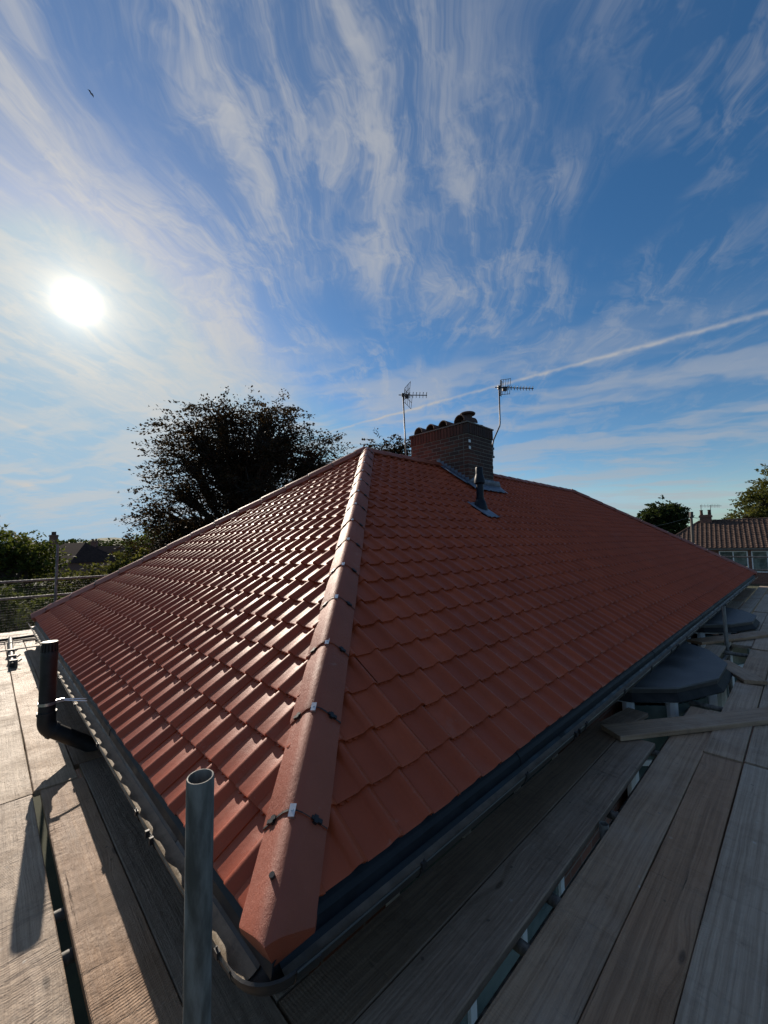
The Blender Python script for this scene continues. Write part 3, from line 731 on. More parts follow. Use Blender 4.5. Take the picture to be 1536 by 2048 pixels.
# ------------------------------------------------------------------ chimney, brick by brick
CX0, CX1, CY0, CY1, CT = 6.06, 6.98, 3.30, 4.80, 3.53
ch = B().box(CX0+0.005, CX1-0.005, CY0+0.005, CY1-0.005, 1.9, CT-0.012).build('chimney', 'mortar', house)
bl, bh, bd, jt = 0.2130, 0.062, 0.1025, 0.0135
bmesh_cache = {}
def brick(cx, cy, cz, lx, ly, lz):
    key = (round(lx, 3), round(ly, 3), round(lz, 3))
    if key not in bmesh_cache:
        c_ = 0.004
        vs = [(sx*(lx/2-(c_ if ax != 0 else 0)), sy*(ly/2-(c_ if ax != 1 else 0)), sz*(lz/2-(c_ if ax != 2 else 0))) for ax in range(3) for sx in (-1, 1) for sy in (-1, 1) for sz in (-1, 1)]
        bm = bmesh.new(); [bm.verts.new(v) for v in vs]; bmesh.ops.convex_hull(bm, input=bm.verts[:]); me = bpy.data.meshes.new('brick'); bm.to_mesh(me); bm.free()
        me.materials.append(MAT['brick_piece']); bmesh_cache[key] = me
    o = bpy.data.objects.new('brick', bmesh_cache[key]); col.objects.link(o); o.parent = ch
    o.location = (cx+random.gauss(0, 0.0012), cy+random.gauss(0, 0.0012), cz); o.rotation_euler = (0, 0, random.gauss(0, 0.004))
def roofz(y): return min(y, W-y)*math.tan(PA)
SOLD = 0.215
rows = int((CT-SOLD-0.01-2.0)/(bh+jt))
pitch = bl+jt
for r_ in range(rows):
    zc = CT-SOLD-0.014-(r_+0.5)*(bh+jt)
    # face towards the near eave (runs along X)
    x = CX0 - (0 if r_ % 2 == 0 else pitch/2)
    while x < CX1-0.02:
        xa, xb = max(x, CX0), min(x+bl, CX1)
        if xb-xa > 0.03 and zc+bh > roofz(CY0): brick((xa+xb)/2, CY0+bd/2, zc, xb-xa, bd, bh)
        x += pitch
    # long face across the ridge (runs along Y), starts behind the return brick
    y = CY0+bd+jt+(0 if r_ % 2 == 0 else pitch/2-0.112)-(0 if r_ % 2 == 0 else 0)
    if r_ % 2: y = CY0+bd+jt-0.0; first = pitch/2
    k = 0
    while y < CY1-0.03:
        ln = bl if not (k == 0 and r_ % 2 == 0) else (bl-jt)/2
        yb = min(y+ln, CY1)
        if yb-y > 0.03 and zc+bh > roofz(yb)-0.02: brick(CX0+bd/2, (y+yb)/2, zc, bd, yb-y, bh)
        y = yb+jt; k += 1
# soldier course, standing proud at the top
zc = CT-SOLD/2-0.006
n = int((CX1-CX0+0.03)/(bh+jt)); stp = (CX1-CX0+0.03)/n
for k in range(n): brick(CX0-0.015+stp*(k+0.5), CY0-0.015+bd/2, zc, stp-jt, bd, SOLD-0.01)
n = int((CY1-CY0-bd)/(bh+jt)); stp = (CY1-CY0+0.015-bd-0.0)/n
for k in range(n): brick(CX0-0.015+bd/2, CY0-0.015+bd+jt/2+stp*(k+0.5), zc, bd, stp-jt, SOLD-0.01)
B().box(CX0-0.028, CX1+0.028, CY0-0.028, CY1+0.028, CT-0.004, CT+0.022).build('capping_slab', 'mortar', ch)
# half-round caps over the flues
def half_round(c_, ang, r_, ln, tilt):
    d = np.array([math.cos(ang)*math.cos(tilt), math.sin(ang)*math.cos(tilt), math.sin(tilt)]); s_ = np.array([-math.sin(ang), math.cos(ang), 0.0]); u_ = np.cross(d, s_)
    o_ = [(r_*math.cos(math.pi*k/12), r_*math.sin(math.pi*k/12)) for k in range(13)]; i_ = [((r_-0.018)*math.cos(math.pi*k/12), (r_-0.018)*math.sin(math.pi*k/12)) for k in range(13)]
    b_ = B().sweep(o_+i_[::-1], [(np.array(c_)-d*ln/2, s_, u_), (np.array(c_)+d*ln/2, s_, u_)], True, True)
    b_.build('flue_cap', 'clay_dark', ch, angle=35)
    B().lathe([(0.10, -0.10), (0.10, 0.05)], c_, 14).build('chimney_pot', 'clay_dark', ch, angle=35)
for yy in (4.62, 4.28, 3.94):
    half_round((CX0+0.30, yy, CT+0.06), R(-8), 0.135, 0.45, R(-4))
half_round((CX0+0.34, 3.56, CT+0.10), R(-8), 0.15, 0.40, 0)
B().lathe([(0.09, 0.02), (0.09, 0.16), (0.15, 0.17), (0.16, 0.20), (0.14, 0.215), (0.03, 0.23)], (CX0+0.36, 3.52, CT+0.10), 20).build('pot_lid', 'clay_dark', ch, angle=35)
B().lathe([(0.11, 0.0), (0.11, 0.06), (0.15, 0.065), (0.155, 0.09), (0.05, 0.11)], (CX1-0.20, 3.56, CT+0.015), 20).build('chimney_pot', 'clay_dark', ch, angle=35)
# lead flashing: stepped pieces up the side and an apron in front
for k in range(9):
    y0_ = CY0-0.01+k*0.085; zb = roofz(y0_)+0.03
    B().add([(CX0-0.008, y0_, zb), (CX0-0.008, y0_+0.10, zb+0.068), (CX0-0.008, y0_+0.10, zb+0.165), (CX0-0.008, y0_+0.015, zb+0.165),
             (CX0-0.004, y0_, zb), (CX0-0.004, y0_+0.10, zb+0.068), (CX0-0.004, y0_+0.10, zb+0.165), (CX0-0.004, y0_+0.015, zb+0.165)],
            [(0, 1, 2, 3), (7, 6, 5, 4), (0, 4, 5, 1), (1, 5, 6, 2), (2, 6, 7, 3), (3, 7, 4, 0)]).build('step_flashing', 'lead', ch)
fl = B()
s0_ = slopes[0]
def onslope(x, y, n_): return np.array([x, y, roofz(y)])+s0_.n*n_
fl.add([onslope(CX0-0.15, CY0-0.02, 0.062), onslope(CX0-0.006, CY0-0.02, 0.075), onslope(CX0-0.006, W/2-0.10, 0.075), onslope(CX0-0.15, W/2-0.10, 0.062)], [(0, 1, 2, 3)])
ap = []
NX = 40
for j, (yy, n_) in enumerate(((CY0-0.006, 0.20), (CY0-0.012, 0.085), (CY0-0.10, 0.066), (CY0-0.20, 0.060))):
    for i in range(NX+1):
        x = CX0-0.16+(CX1-CX0+0.32)*i/NX
        roll_ = 0.014*max(0, math.sin(2*math.pi*(x-0.014)/0.187-1.2)) if j > 1 else 0
        ap.append(onslope(x if j > 0 else min(max(x, CX0-0.01), CX1+0.01), yy-(0.03*math.sin(i*1.7)*0.4 if j == 3 else 0), n_+roll_))
fl.add(ap, [(j*(NX+1)+i, j*(NX+1)+i+1, (j+1)*(NX+1)+i+1, (j+1)*(NX+1)+i) for j in range(3) for i in range(NX)])
fo = fl.build('lead_flashing', 'lead', ch, angle=50)
md = fo.modifiers.new('thick', 'SOLIDIFY'); md.thickness = 0.004
# lightning conductor fixings on the chimney corner
for zz in (3.13, 3.00):
    B().box(CX0+0.02, CX0+0.085, CY0-0.012, CY0-0.001, zz, zz+0.055).build('corner_plate', 'upvc', ch)

# soil vent through the long slope
vx, vy = 5.04, 2.42
vent = thing('roof_vent', 'slate-blue plastic vent pipe with hooded top standing on the red roof slope', 'vent pipe', (vx, vy, roofz(vy)))
def local(o, ob): ob.parent = o; ob.location = tuple(-Vector(o.location)); return ob
vb = B().tube([(vx, vy, roofz(vy)-0.05), (vx, vy, roofz(vy)+0.52)], 0.058, 20)
local(vent, vb.build('vent_pipe', 'vent_plastic', angle=35))
local(vent, B().lathe([(0.060, 0.44), (0.088, 0.46), (0.088, 0.50), (0.074, 0.56), (0.062, 0.60), (0.060, 0.62), (0.060, 0.70), (0.052, 0.72)], (vx, vy, roofz(vy)), 20).build('hood', 'vent_plastic', angle=30))
local(vent, B().lathe([(0.115, -0.03), (0.112, 0.04), (0.085, 0.14), (0.066, 0.17), (0.066, 0.20)], (vx, vy, roofz(vy)+0.02), 20).build('collar', 'vent_plastic', angle=30))
vp = []
for j in range(9):
    for i in range(9):
        x = vx-0.19+0.38*i/8; v_ = -0.27+0.46*j/8
        y = vy+v_*math.cos(PA); e1 = max(abs(i-4), abs(j-4)) >= 4
        vp.append(onslope(x, y, 0.060 + 0.012*math.sin(i*2.1)*(0.3 if not e1 else 1) + 0.02*math.exp(-((x-vx)**2+v_**2)/0.01)))
fo = B().add(vp, [(j*9+i, j*9+i+1, (j+1)*9+i+1, (j+1)*9+i) for j in range(8) for i in range(8)]).build('lead_slate', 'lead', angle=50)
fo.modifiers.new('thick', 'SOLIDIFY').thickness = 0.004; local(vent, fo)

# ------------------------------------------------------------------ television aerials
def aerial(label, mast_pts, ang, tilt, boom, n_el, el_len, refl, lie):
    base = np.array(mast_pts[0]); top = np.array(mast_pts[-1])
    o = thing('television_aerial', label, 'aerial', base, 'aerials fixed to the chimney')
    local(o, B().tube(mast_pts, 0.016, 10).build('mast', 'galv_dark', smooth=True))
    d = np.array([math.cos(ang)*math.cos(tilt), math.sin(ang)*math.cos(tilt), math.sin(tilt)])
    s_ = np.cross(d, [0, 0, 1.0]); s_ /= np.linalg.norm(s_); u_ = np.cross(s_, d)
    e1 = s_*math.cos(lie)+u_*math.sin(lie); e2 = -s_*math.sin(lie)+u_*math.cos(lie)
    p0 = top-d*0.10
    local(o, B().beam(p0, top+d*boom, 0.016, 0.016).build('boom', 'galv_dark'))
    local(o, B().obox(top+u_*0.0, d*0.03, s_*0.03, u_*0.035).build('mast_clamp', 'black_plastic'))
    for k in range(n_el):
        q = top+d*(boom*(0.28+0.70*k/(n_el-1)))
        b_ = B().tube([q-e1*el_len/2-e2*0.0, q-e1*0.01+e2*0.03, q+e1*0.01+e2*0.03, q+e1*el_len/2], 0.006, 6)
        b_.tube([q-e1*el_len*0.35+e2*0.05, q+e1*el_len*0.35+e2*0.05], 0.004, 5)
        local(o, b_.build('director', 'galv_dark'))
    q = top+d*boom*0.16
    local(o, B().obox(q-u_*0.03, d*0.045, s_*0.03, u_*0.045).build('dipole_box', 'black_plastic'))
    for sg in (-1, 1):                                    # two hinged reflector grids
        c0 = top+d*0.03+e2*sg*0.03; dirn = e2*sg*0.80+d*0.45; dirn /= np.linalg.norm(dirn)
        b_ = B()
        for k in range(5): b_.tube([c0+dirn*refl*k/4-e1*0.17, c0+dirn*refl*k/4+e1*0.17], 0.005, 5)
        for k in (-1, 0, 1): b_.tube([c0+e1*0.16*k, c0+dirn*refl+e1*0.16*k], 0.006, 5)
        local(o, b_.build('reflector', 'galv_dark'))
    return o
mA = [(6.075, 4.95, 2.5), (6.058, 4.95, 3.13), (6.001, 4.95, 4.53)]
aerial('tall straight-masted aerial rising from behind the ridge beside the chimney', mA, R(-42), R(-1), 0.55, 6, 0.15, 0.30, R(35))
mB = [(7.055, 3.35, 2.95), (7.075, 3.35, 3.25), (7.12, 3.35, 3.36), (7.40, 3.35, 3.72), (7.42, 3.35, 3.80), (7.441, 3.35, 4.61)]
ob = aerial('aerial on a cranked mast clamped to the sooty side of the chimney', mB, R(-40), R(-1), 0.80, 9, 0.10, 0.26, R(75))
local(ob, B().obox((7.03, 3.36, 2.98), (0.07, 0, 0), (0, 0.03, 0), (0, 0, 0.022)).obox((7.03, 3.36, 3.16), (0.07, 0, 0), (0, 0.03, 0), (0, 0, 0.022)).obox((6.998, 3.36, 3.07), (0.015, 0, 0), (0, 0.04, 0), (0, 0, 0.12)).build('wall_bracket', 'galv_dark'))

# ------------------------------------------------------------------ boiler flue
fxc, fyc = -0.268, 2.80
flue = thing('boiler_flue', 'black boiler flue pipe with slotted terminal bent up beside the sunlit gutter', 'flue', (fxc, fyc, -0.4))
local(flue, B().tube([(fxc, fyc, -0.13), (fxc, fyc, 0.37)], 0.052, 24).build('upright_pipe', 'black_plastic', angle=35))
tb = B().lathe([(0.0535, 0.33), (0.0535, 0.385), (0.050, 0.40)], (fxc, fyc, 0), 24)
tb.lathe([(0.047, 0.456), (0.050, 0.462), (0.048, 0.470), (0.016, 0.471)], (fxc, fyc, 0), 24)
for k in range(16):
    an = 2*math.pi*k/16; ca_, sa_ = math.cos(an), math.sin(an)
    tb.beam((fxc+0.050*ca_, fyc+0.050*sa_, 0.395), (fxc+0.046*ca_, fyc+0.046*sa_, 0.46), 0.009, 0.006, (ca_, sa_, 0))
tb.lathe([(0.033, 0.38), (0.033, 0.46)], (fxc, fyc, 0), 18)
local(flue, tb.build('terminal', 'black_plastic', angle=35))
eb = [(fxc, fyc, -0.04)]+[(fxc+0.10*(1-math.cos(a_)), fyc, -0.10-0.10*math.sin(a_)) for a_ in np.linspace(0, R(52), 7)]
local(flue, B().tube(eb, 0.0565, 24).build('elbow', 'black_plastic', angle=35))
p_e = np.array(eb[-1]); dd = np.array([math.sin(R(52)), 0.0, -math.cos(R(52))])
local(flue, B().tube([p_e-dd*0.03, p_e+dd*0.62], 0.0515, 24).build('lower_pipe', 'black_plastic', angle=35))
local(flue, B().tube([(fxc, fyc, -0.055), (fxc, fyc, -0.035)], 0.061, 24).build('seal_ring', 'black_plastic', angle=35))
local(flue, B().tube([p_e-dd*0.01, p_e+dd*0.012], 0.061, 24).build('seal_ring', 'black_plastic', angle=35))
bk = B().tube([(fxc, fyc, 0.015), (fxc, fyc, 0.035)], 0.0555, 24)
bk.obox((fxc+0.075, fyc-0.01, 0.027), (0.022, 0, 0), (0, 0.006, 0), (0, 0, 0.012)).tube([(fxc+0.09, fyc-0.01, 0.024), (-0.03, fyc-0.02, -0.02)], 0.005, 8).tube([(fxc+0.09, fyc+0.01, 0.028), (-0.03, fyc+0.01, -0.01)], 0.004, 8)
local(flue, bk.build('support_bracket', 'galv_bright', angle=35))

# ------------------------------------------------------------------ scaffold boards
DZ = -0.40
BW, BT = 0.225, 0.038
def board(label, c_, ang, ln, wd=BW, z=DZ, tilt=0.0, grp=None, roll_=0.0, tone=(1, 1, 1)):
    """one timber board: local x along its length, softened edges, a little wane and cup"""
    b_ = B(); n = max(3, int(ln/0.45)); e = 0.004; T = BT
    fr, prof = [], [(-wd/2, -T+e), (-wd/2+e, -T), (wd/2-e, -T), (wd/2, -T+e), (wd/2, -e), (wd/2-e, 0), (0, -0.0012), (-wd/2+e, 0), (-wd/2, -e)]
    vs = []; m = len(prof)
    for i in range(n+1):
        x = -ln/2+ln*i/n; j1, j2, jz = random.gauss(0, .0012), random.gauss(0, .0012), random.gauss(0, .0011)
        for y, z_ in prof: vs.append((x, y+(j1 if y > 0 else j2), z_+jz))
    fs = [(i*m+k, i*m+(k+1) % m, (i+1)*m+(k+1) % m, (i+1)*m+k) for i in range(n) for k in range(m)]
    fs += [tuple(range(m-1, -1, -1)), tuple(n*m+k for k in range(m))]
    b_.add(vs, fs); o = b_.build('scaffold_board', 'wood')
    o.location = (c_[0], c_[1], z); o.rotation_euler = (roll_, tilt, ang)
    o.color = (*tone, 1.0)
    tag(o, label, 'scaffold board', grp or 'scaffold boards laid around the roof'); return o
def bx(label, x0, x1, y_hi, wd=BW, z=DZ, **k): return board(label, ((x0+x1)/2, y_hi-wd/2), 0.0, x1-x0, wd, z, **k)
def by(label, y0, y1, x_lo, wd=BW, z=DZ, **k): return board(label, (x_lo+wd/2, (y0+y1)/2), math.pi/2, y1-y0, wd, z, **k)
# deck along the shaded long eave (row by row, working outwards from the wall)
EAVE_SHADE, GR, BR = (0.62, 0.58, 0.54), (1.16, 1.21, 1.28), (0.92, 0.80, 0.70)  # first tone puts eave shade into the colour of boards under the gutters
bx('dark shaded board tucked right under the gutter of the long eave', 0.146, 3.20, 0.182, tone=EAVE_SHADE)
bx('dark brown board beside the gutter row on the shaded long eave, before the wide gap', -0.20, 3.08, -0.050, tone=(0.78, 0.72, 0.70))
bx('ridged grey board along the outer side of the wide gap with pipes showing', -0.95, 4.12, -0.332, wd=0.226, tone=GR)
bx('warm brown board between the ridged grey board and the outer grey board', -1.00, 3.150, -0.562, wd=0.212, tone=BR)
bx('outer grey board running beside the warm brown one on the shaded deck', -0.98, 3.175, -0.780, tone=(1.06, 1.06, 1.06))
bx('outermost shaded board past the outer grey one on the long eave deck', -1.05, 3.30, -1.010)
bx('short pale board butted to the end of the warm brown one', 3.165, 5.19, -0.555, wd=0.218, z=DZ+0.010, tone=GR)
bx('blue-grey board butted to the far end of the outer grey one', 3.200, 6.95, -0.782, z=DZ+0.004)
bx('far outermost board beyond the blue-grey one', 3.31, 7.2, -1.012)
bx('board between the two bays on the outside of the pole', 5.24, 7.06, -0.552, wd=0.222)
bx('short board end just behind the first bay roof by the pole', 6.32, 7.08, -0.075, wd=0.205)
bx('board lying beyond the pole before the second bay, outside the pole', 7.30, 10.95, -0.322, wd=0.222, z=DZ-0.004)
bx('pale board in the second row beyond the pole', 7.12, 9.48, -0.552, wd=0.222, z=DZ+0.006, tone=GR)
bx('board in the second row alongside the second bay', 9.53, 13.4, -0.552, wd=0.222)
bx('long board in the third row beyond the pole', 7.0, 10.8, -0.782)
bx('far board in the third row past the second bay', 10.85, 14.7, -0.782)
bx('board beside the wall row past the second bay', 10.80, 13.48, -0.070, wd=0.228)
bx('board under the gutter past the second bay', 10.9, 12.7, 0.185, wd=0.222)
bx('dark far board under the gutter towards the far corner', 12.75, 16.4, 0.185, wd=0.222)
bx('far board in the wall row towards the far corner', 13.53, 17.3, -0.070, wd=0.228)
bx('far board in the first row outside the slot towards the far corner', 11.05, 14.8, -0.322, wd=0.222)
bx('pale board at the far corner in the second row', 13.45, 17.3, -0.552, wd=0.222)
bx('last board at the far corner in the first row outside the slot', 14.85, 18.4, -0.322, wd=0.222)
# loose boards laid over the openings at the bays
def loose(label, p, q, z, wd=0.225, tilt=0.0, roll_=0.0):
    p, q = np.array(p), np.array(q); board(label, (p+q)/2, math.atan2(*(q-p)[::-1]), np.linalg.norm(q-p), wd, z, tilt, 'loose boards laid across the deck', roll_)
loose('thick loose board laid slanting across the deck in front of the first bay', (2.975, 0.000), (4.75, -1.205), DZ+BT+0.008, wd=0.215)
loose('small loose board poking out beside the corner of the first bay roof', (5.95, -0.34), (5.22, -0.72), DZ+BT+0.012, wd=0.20)
loose('loose board laid slanting in front of the second bay beside the pole', (6.92, 0.06), (8.95, -0.98), DZ+BT+0.006)
loose('loose plank resting under the slanting board beside the first bay window', (2.98, 0.15), (3.80, 0.02), DZ-BT-0.004, wd=0.18)
# deck along the sunlit hip eave
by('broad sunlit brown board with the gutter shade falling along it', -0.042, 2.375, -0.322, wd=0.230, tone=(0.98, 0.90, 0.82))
by('fully shaded board beneath the gutter of the hip eave', -0.042, 2.60, -0.088, tone=EAVE_SHADE)
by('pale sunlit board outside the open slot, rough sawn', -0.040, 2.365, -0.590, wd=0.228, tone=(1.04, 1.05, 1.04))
by('outer pale board beyond the rough sawn one at the near corner', -0.040, 2.30, -0.822)
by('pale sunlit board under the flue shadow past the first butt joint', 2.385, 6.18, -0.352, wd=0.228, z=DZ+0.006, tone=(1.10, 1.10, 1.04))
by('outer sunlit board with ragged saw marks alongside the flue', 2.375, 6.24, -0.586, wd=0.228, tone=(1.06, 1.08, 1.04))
by('outermost board past the first butt joint on the hip eave', 2.31, 6.1, -0.822)
by('shaded board behind the flue beneath the gutter', 2.61, 5.40, -0.118, wd=0.225, tone=EAVE_SHADE)
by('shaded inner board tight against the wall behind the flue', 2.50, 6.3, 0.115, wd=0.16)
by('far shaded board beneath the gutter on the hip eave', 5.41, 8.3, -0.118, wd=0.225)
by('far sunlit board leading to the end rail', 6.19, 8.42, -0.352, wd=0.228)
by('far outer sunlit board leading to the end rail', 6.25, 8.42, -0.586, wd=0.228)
by('inner board against the near corner wall in deep shade', 0.19, 2.49, 0.142, wd=0.13, z=DZ-0.002, tone=EAVE_SHADE)
for k, nm in enumerate(('first', 'second', 'third', 'fourth', 'fifth')):
    bx('%s cross board of the end deck counted from the hip eave boards' % nm, -1.2, 2.6, 8.66+0.232*k, wd=0.227, z=DZ+0.002*(k % 2))

# ------------------------------------------------------------------ scaffold tubes
def tube(label, p, q, r_=0.02415, cat='scaffold tube', grp='scaffold tubes', mat_='galv'):
    p, q = np.array(p, float), np.array(q, float); o = B()
    o.pipe(p-p, q-p, r_, r_-0.004, 22)
    ob = o.build('scaffold_tube', mat_, angle=40); ob.location = tuple(p); tag(ob, label, cat, grp); return ob
pt = np.array([-0.332, -0.366, 0.7233]); pb_ = np.array([-0.317, -0.3295, 0.2653]); dv = (pb_-pt)/(pt[2]-pb_[2])
tube('bare galvanised upright tube with an open top at the near roof corner', pt+dv*(pt[2]-GZ+0.05), pt)
tube('grey upright tube between the two bay windows', (7.16, -0.30, GZ-0.05), (7.13, -0.285, 0.16))
tube('short upright tube end poking up in the gap of the shaded deck', (1.835, -0.312, GZ-0.05), (1.832, -0.312, -0.385))
for nm, x in (('nearest the hip corner', 0.95), ('by the window mullion', 1.25), ('behind the short upright end', 2.06), ('just short of the slanting board', 3.04), ('beneath the first bay', 4.4), ('between the bays', 6.9)):
    tube('cross tube carrying the long deck, %s' % nm, (x, -1.3, DZ-BT-0.028), (x+0.02, 0.22, DZ-BT-0.026))
for nm, y in (('end showing near the hip corner', 0.975), ('second end showing', 1.235), ('under the flue boards', 3.4), ('near the end deck', 7.4)):
    tube('cross tube carrying the hip eave deck, %s' % nm, (-1.1, y, DZ-BT-0.028), (0.22, y, DZ-BT-0.026))
tube('long ledger tube under the outer edge of the shaded deck', (-1.4, -1.28, DZ-0.12), (18.0, -1.28, DZ-0.12))
tube('ledger tube under the wall edge of the shaded deck', (0.0, -0.285, DZ-0.125), (18.0, -0.285, DZ-0.125))
tube('top guard rail of the end deck above the netting', (-2.2, 9.55, 0.548), (5.4, 9.55, 0.592))
tube('middle guard rail of the end deck inside the netting', (-2.2, 9.55, 0.228), (5.4, 9.55, 0.262))
tube('tall upright tube of the end deck rising above the rails', (0.405, 9.50, GZ-0.05), (0.400, 9.50, 1.27))
tube('upright tube of the end deck further along behind the roof', (3.2, 9.50, GZ-0.05), (3.2, 9.50, 1.1))
tube('dark tube lying across the start of the end deck', (-1.0, 8.50, DZ+0.03), (0.20, 8.58, DZ+0.03), mat_='black_plastic')
tube('short tube lying on the hip deck near the gutter, pointing at the end rail', (0.02, 8.0, DZ+0.03), (0.20, 8.06, DZ+0.03))
lt = thing('coupler_tube', 'dark tube with couplers lying along the sunlit boards by the end deck', 'scaffold tube', (-0.30, 6.2, DZ))
local(lt, B().pipe((-0.335, 6.2, DZ+0.055), (-0.285, 8.46, DZ+0.055), 0.03, 0.025, 16).build('pipe', 'black_plastic', angle=40))
for yy in (6.28, 6.62, 7.1):
    local(lt, B().obox((-0.318, yy, DZ+0.055), (0.042, 0, 0), (0, 0.03, 0), (0, 0, 0.05)).tube([(-0.27, yy, DZ+0.07), (-0.235, yy, DZ+0.10)], 0.009, 8).build('coupler', 'galv'))
# far end rails beyond the hip at the other corner
tube('rail at the far end of the shaded deck', (18.6, 4.0, 0.50), (18.6, -4.0, 0.46))
tube('lower rail at the far end of the shaded deck', (18.6, 4.0, 0.06), (18.6, -4.0, 0.02))
# debris netting on the end rails
def net(label, p0, ux, nx, nz, step, mat_='netting'):
    b_ = B(); p0 = np.array(p0, float); ux = np.array(ux, float); nrm = np.array([-ux[1], ux[0], 0])
    sag = lambda i, k: nrm*(0.02*math.sin(i*0.13+k*0.2)+0.006*math.sin(i*1.3+k))
    for k in range(nz):
        for i in range(0, nx, 2):
            b_.beam(p0+ux*i*step+np.array([0, 0, k*step])+sag(i, k), p0+ux*(i+2)*step+np.array([0, 0, k*step+random.gauss(0, .002)])+sag(i+2, k), 0.003, 0.003)
    for i in range(nx):
        for k in range(0, nz-1, 2):
            b_.beam(p0+ux*i*step+np.array([0, 0, k*step])+sag(i, k), p0+ux*i*step+np.array([0, 0, (k+2)*step])+sag(i, k+2), 0.003, 0.003, (1, 0.3, 0))
    o = b_.build('debris_netting', mat_); tag(o, label, 'netting', 'debris netting hung on the rails'); return o
net('dark mesh netting hung below the top guard rail of the end deck', (-2.0, 9.585, DZ-0.04), (1, 0, 0), 110, 21, 0.047)
net('dark mesh netting on the rail at the far end of the shaded deck', (18.63, 3.8, DZ-0.3), (0, -1, 0), 76, 12, 0.09)

# ------------------------------------------------------------------ trees
def leaf_quads(pos, dirs, size, rg, flat=0.5):
    n = len(pos)
    nrm = rg.normal(size=(n, 3)); nrm[:, 2] = np.abs(nrm[:, 2])+flat; nrm /= np.linalg.norm(nrm, axis=1)[:, None]
    t1 = dirs+rg.normal(size=(n, 3))*0.6; t1 -= nrm*(t1*nrm).sum(1)[:, None]; t1 /= np.linalg.norm(t1, axis=1)[:, None]
    t2 = np.cross(nrm, t1); s_ = size*(0.6+0.8*rg.random(n))[:, None]
    v = np.stack([pos, pos+t1*s_*0.5+t2*s_*0.32, pos+t1*s_, pos+t1*s_*0.5-t2*s_*0.32], 1).reshape(-1, 3)
    return v
def fast_mesh(name, v, nq, tint):
    me = bpy.data.meshes.new(name); me.vertices.add(len(v)); me.vertices.foreach_set('co', v.astype(np.float32).ravel())
    me.loops.add(nq*4); me.loops.foreach_set('vertex_index', np.arange(nq*4, dtype=np.int32))
    me.polygons.add(nq); me.polygons.foreach_set('loop_start', np.arange(0, nq*4, 4, dtype=np.int32))
    me.update(calc_edges=True)
    at = me.attributes.new('tint', 'FLOAT', 'POINT'); at.data.foreach_set('value', np.repeat(tint, 4).astype(np.float32)); return me
def tree(label, base, lobes, leafm, n_tips, per, leaf, twig, seed, name='tree', cat='tree', trunk_r=0.25, droop=-0.15, grp=None, holes=0.0, split=0.35, branches=True):
    """lobes: (centre offset, radii). A trunk with limbs to every lobe, boughs to tips, leafy sprays at the tips"""
    rg = np.random.default_rng(seed); base = np.array(base, float)
    o = thing(name, label, cat, base, grp)
    lob = [(np.array(c_, float), np.array(r_, float)) for c_, r_ in lobes]
    wts = np.array([np.prod(r_)**0.72 for _, r_ in lob]); wts /= wts.sum()
    fork = np.array([0, 0, max(0.8, min(c_[2]-r_[2]*0.7 for c_, r_ in lob))])
    tb_ = B(); tb_.tube([(0, 0, -0.1), fork*0.5+rg.normal(size=3)*0.04, fork], [trunk_r*1.2, trunk_r, trunk_r*0.85], 10)
    tips, dirs = [], []
    for li, (c_, r_) in enumerate(lob):
        nt = int(n_tips*wts[li])
        limb_end = c_+np.array([0, 0, -r_[2]*0.15])
        midp = fork*0.4+limb_end*0.6+rg.normal(size=3)*0.15*np.linalg.norm(limb_end-fork)*0.3
        tb_.tube([fork*0.95, midp, limb_end], [trunk_r*0.62, trunk_r*0.40, trunk_r*0.2], 7, False)
        for k in range(nt):
            d = rg.normal(size=3); d /= np.linalg.norm(d); rad = rg.random()**split
            q = c_+d*r_*rad
            if q[2] < 0.2: continue
            tips.append(q); dd_ = d*np.array([1, 1, 0.38])+np.array([0, 0, droop]); dirs.append(dd_/np.linalg.norm(dd_))
            if branches and k % 2 == 0:
                m_ = (limb_end*0.5+q*0.5)+rg.normal(size=3)*0.12*np.linalg.norm(q-limb_end)
                tb_.tube([limb_end+(fork-limb_end)*rg.random()*0.5, m_, q], [trunk_r*0.20, trunk_r*0.10, trunk_r*0.04], 5, False)
    tips = np.array(tips); dirs = np.array(dirs)
    if holes > 0:                                       # leave gaps: drop tips by smooth pseudo noise
        f_ = np.sin(tips[:, 0]*1.9+seed)*np.sin(tips[:, 1]*2.3+1.3*seed)+np.sin(tips[:, 2]*2.7+tips[:, 0]*1.1)*0.8
        keep = f_ < np.quantile(f_, 1-holes); tips, dirs = tips[keep], dirs[keep]
    n = len(tips); idx = np.repeat(np.arange(n), per); ln = rg.random(len(idx))**0.8
    side = rg.normal(size=(len(idx), 3))*np.array([1, 1, 0.28])
    tw = twig*(0.5+rg.random(n))
    pos = tips[idx]+dirs[idx]*(ln*tw[idx])[:, None]+side*(0.20*twig*(1.05-0.7*ln))[:, None]+np.array([0, 0, -1.0])*((ln**2)*twig*0.12)[:, None]
    v = leaf_quads(pos, dirs[idx], leaf, rg)
    clump = np.clip(0.5+0.25*rg.normal(size=n), 0, 1)[idx]; tint = np.clip(clump+0.2*rg.normal(size=len(idx)), 0, 1)
    cm = fast_mesh('crown', v, len(idx), tint)
    link('crown', cm, leafm, o)
    tb_.build('trunk', 'bark', o, smooth=True); return o
def ground_at(x, depth):
    q = away(x, 1090, depth); return np.array([q[0], q[1], GZ])
def lobe_px(base, x, y, rx, rz, depth):
    c_ = away(x, y, depth); k = depth/FPX; return (c_-np.array(base), (rx*k, rx*k, rz*k))

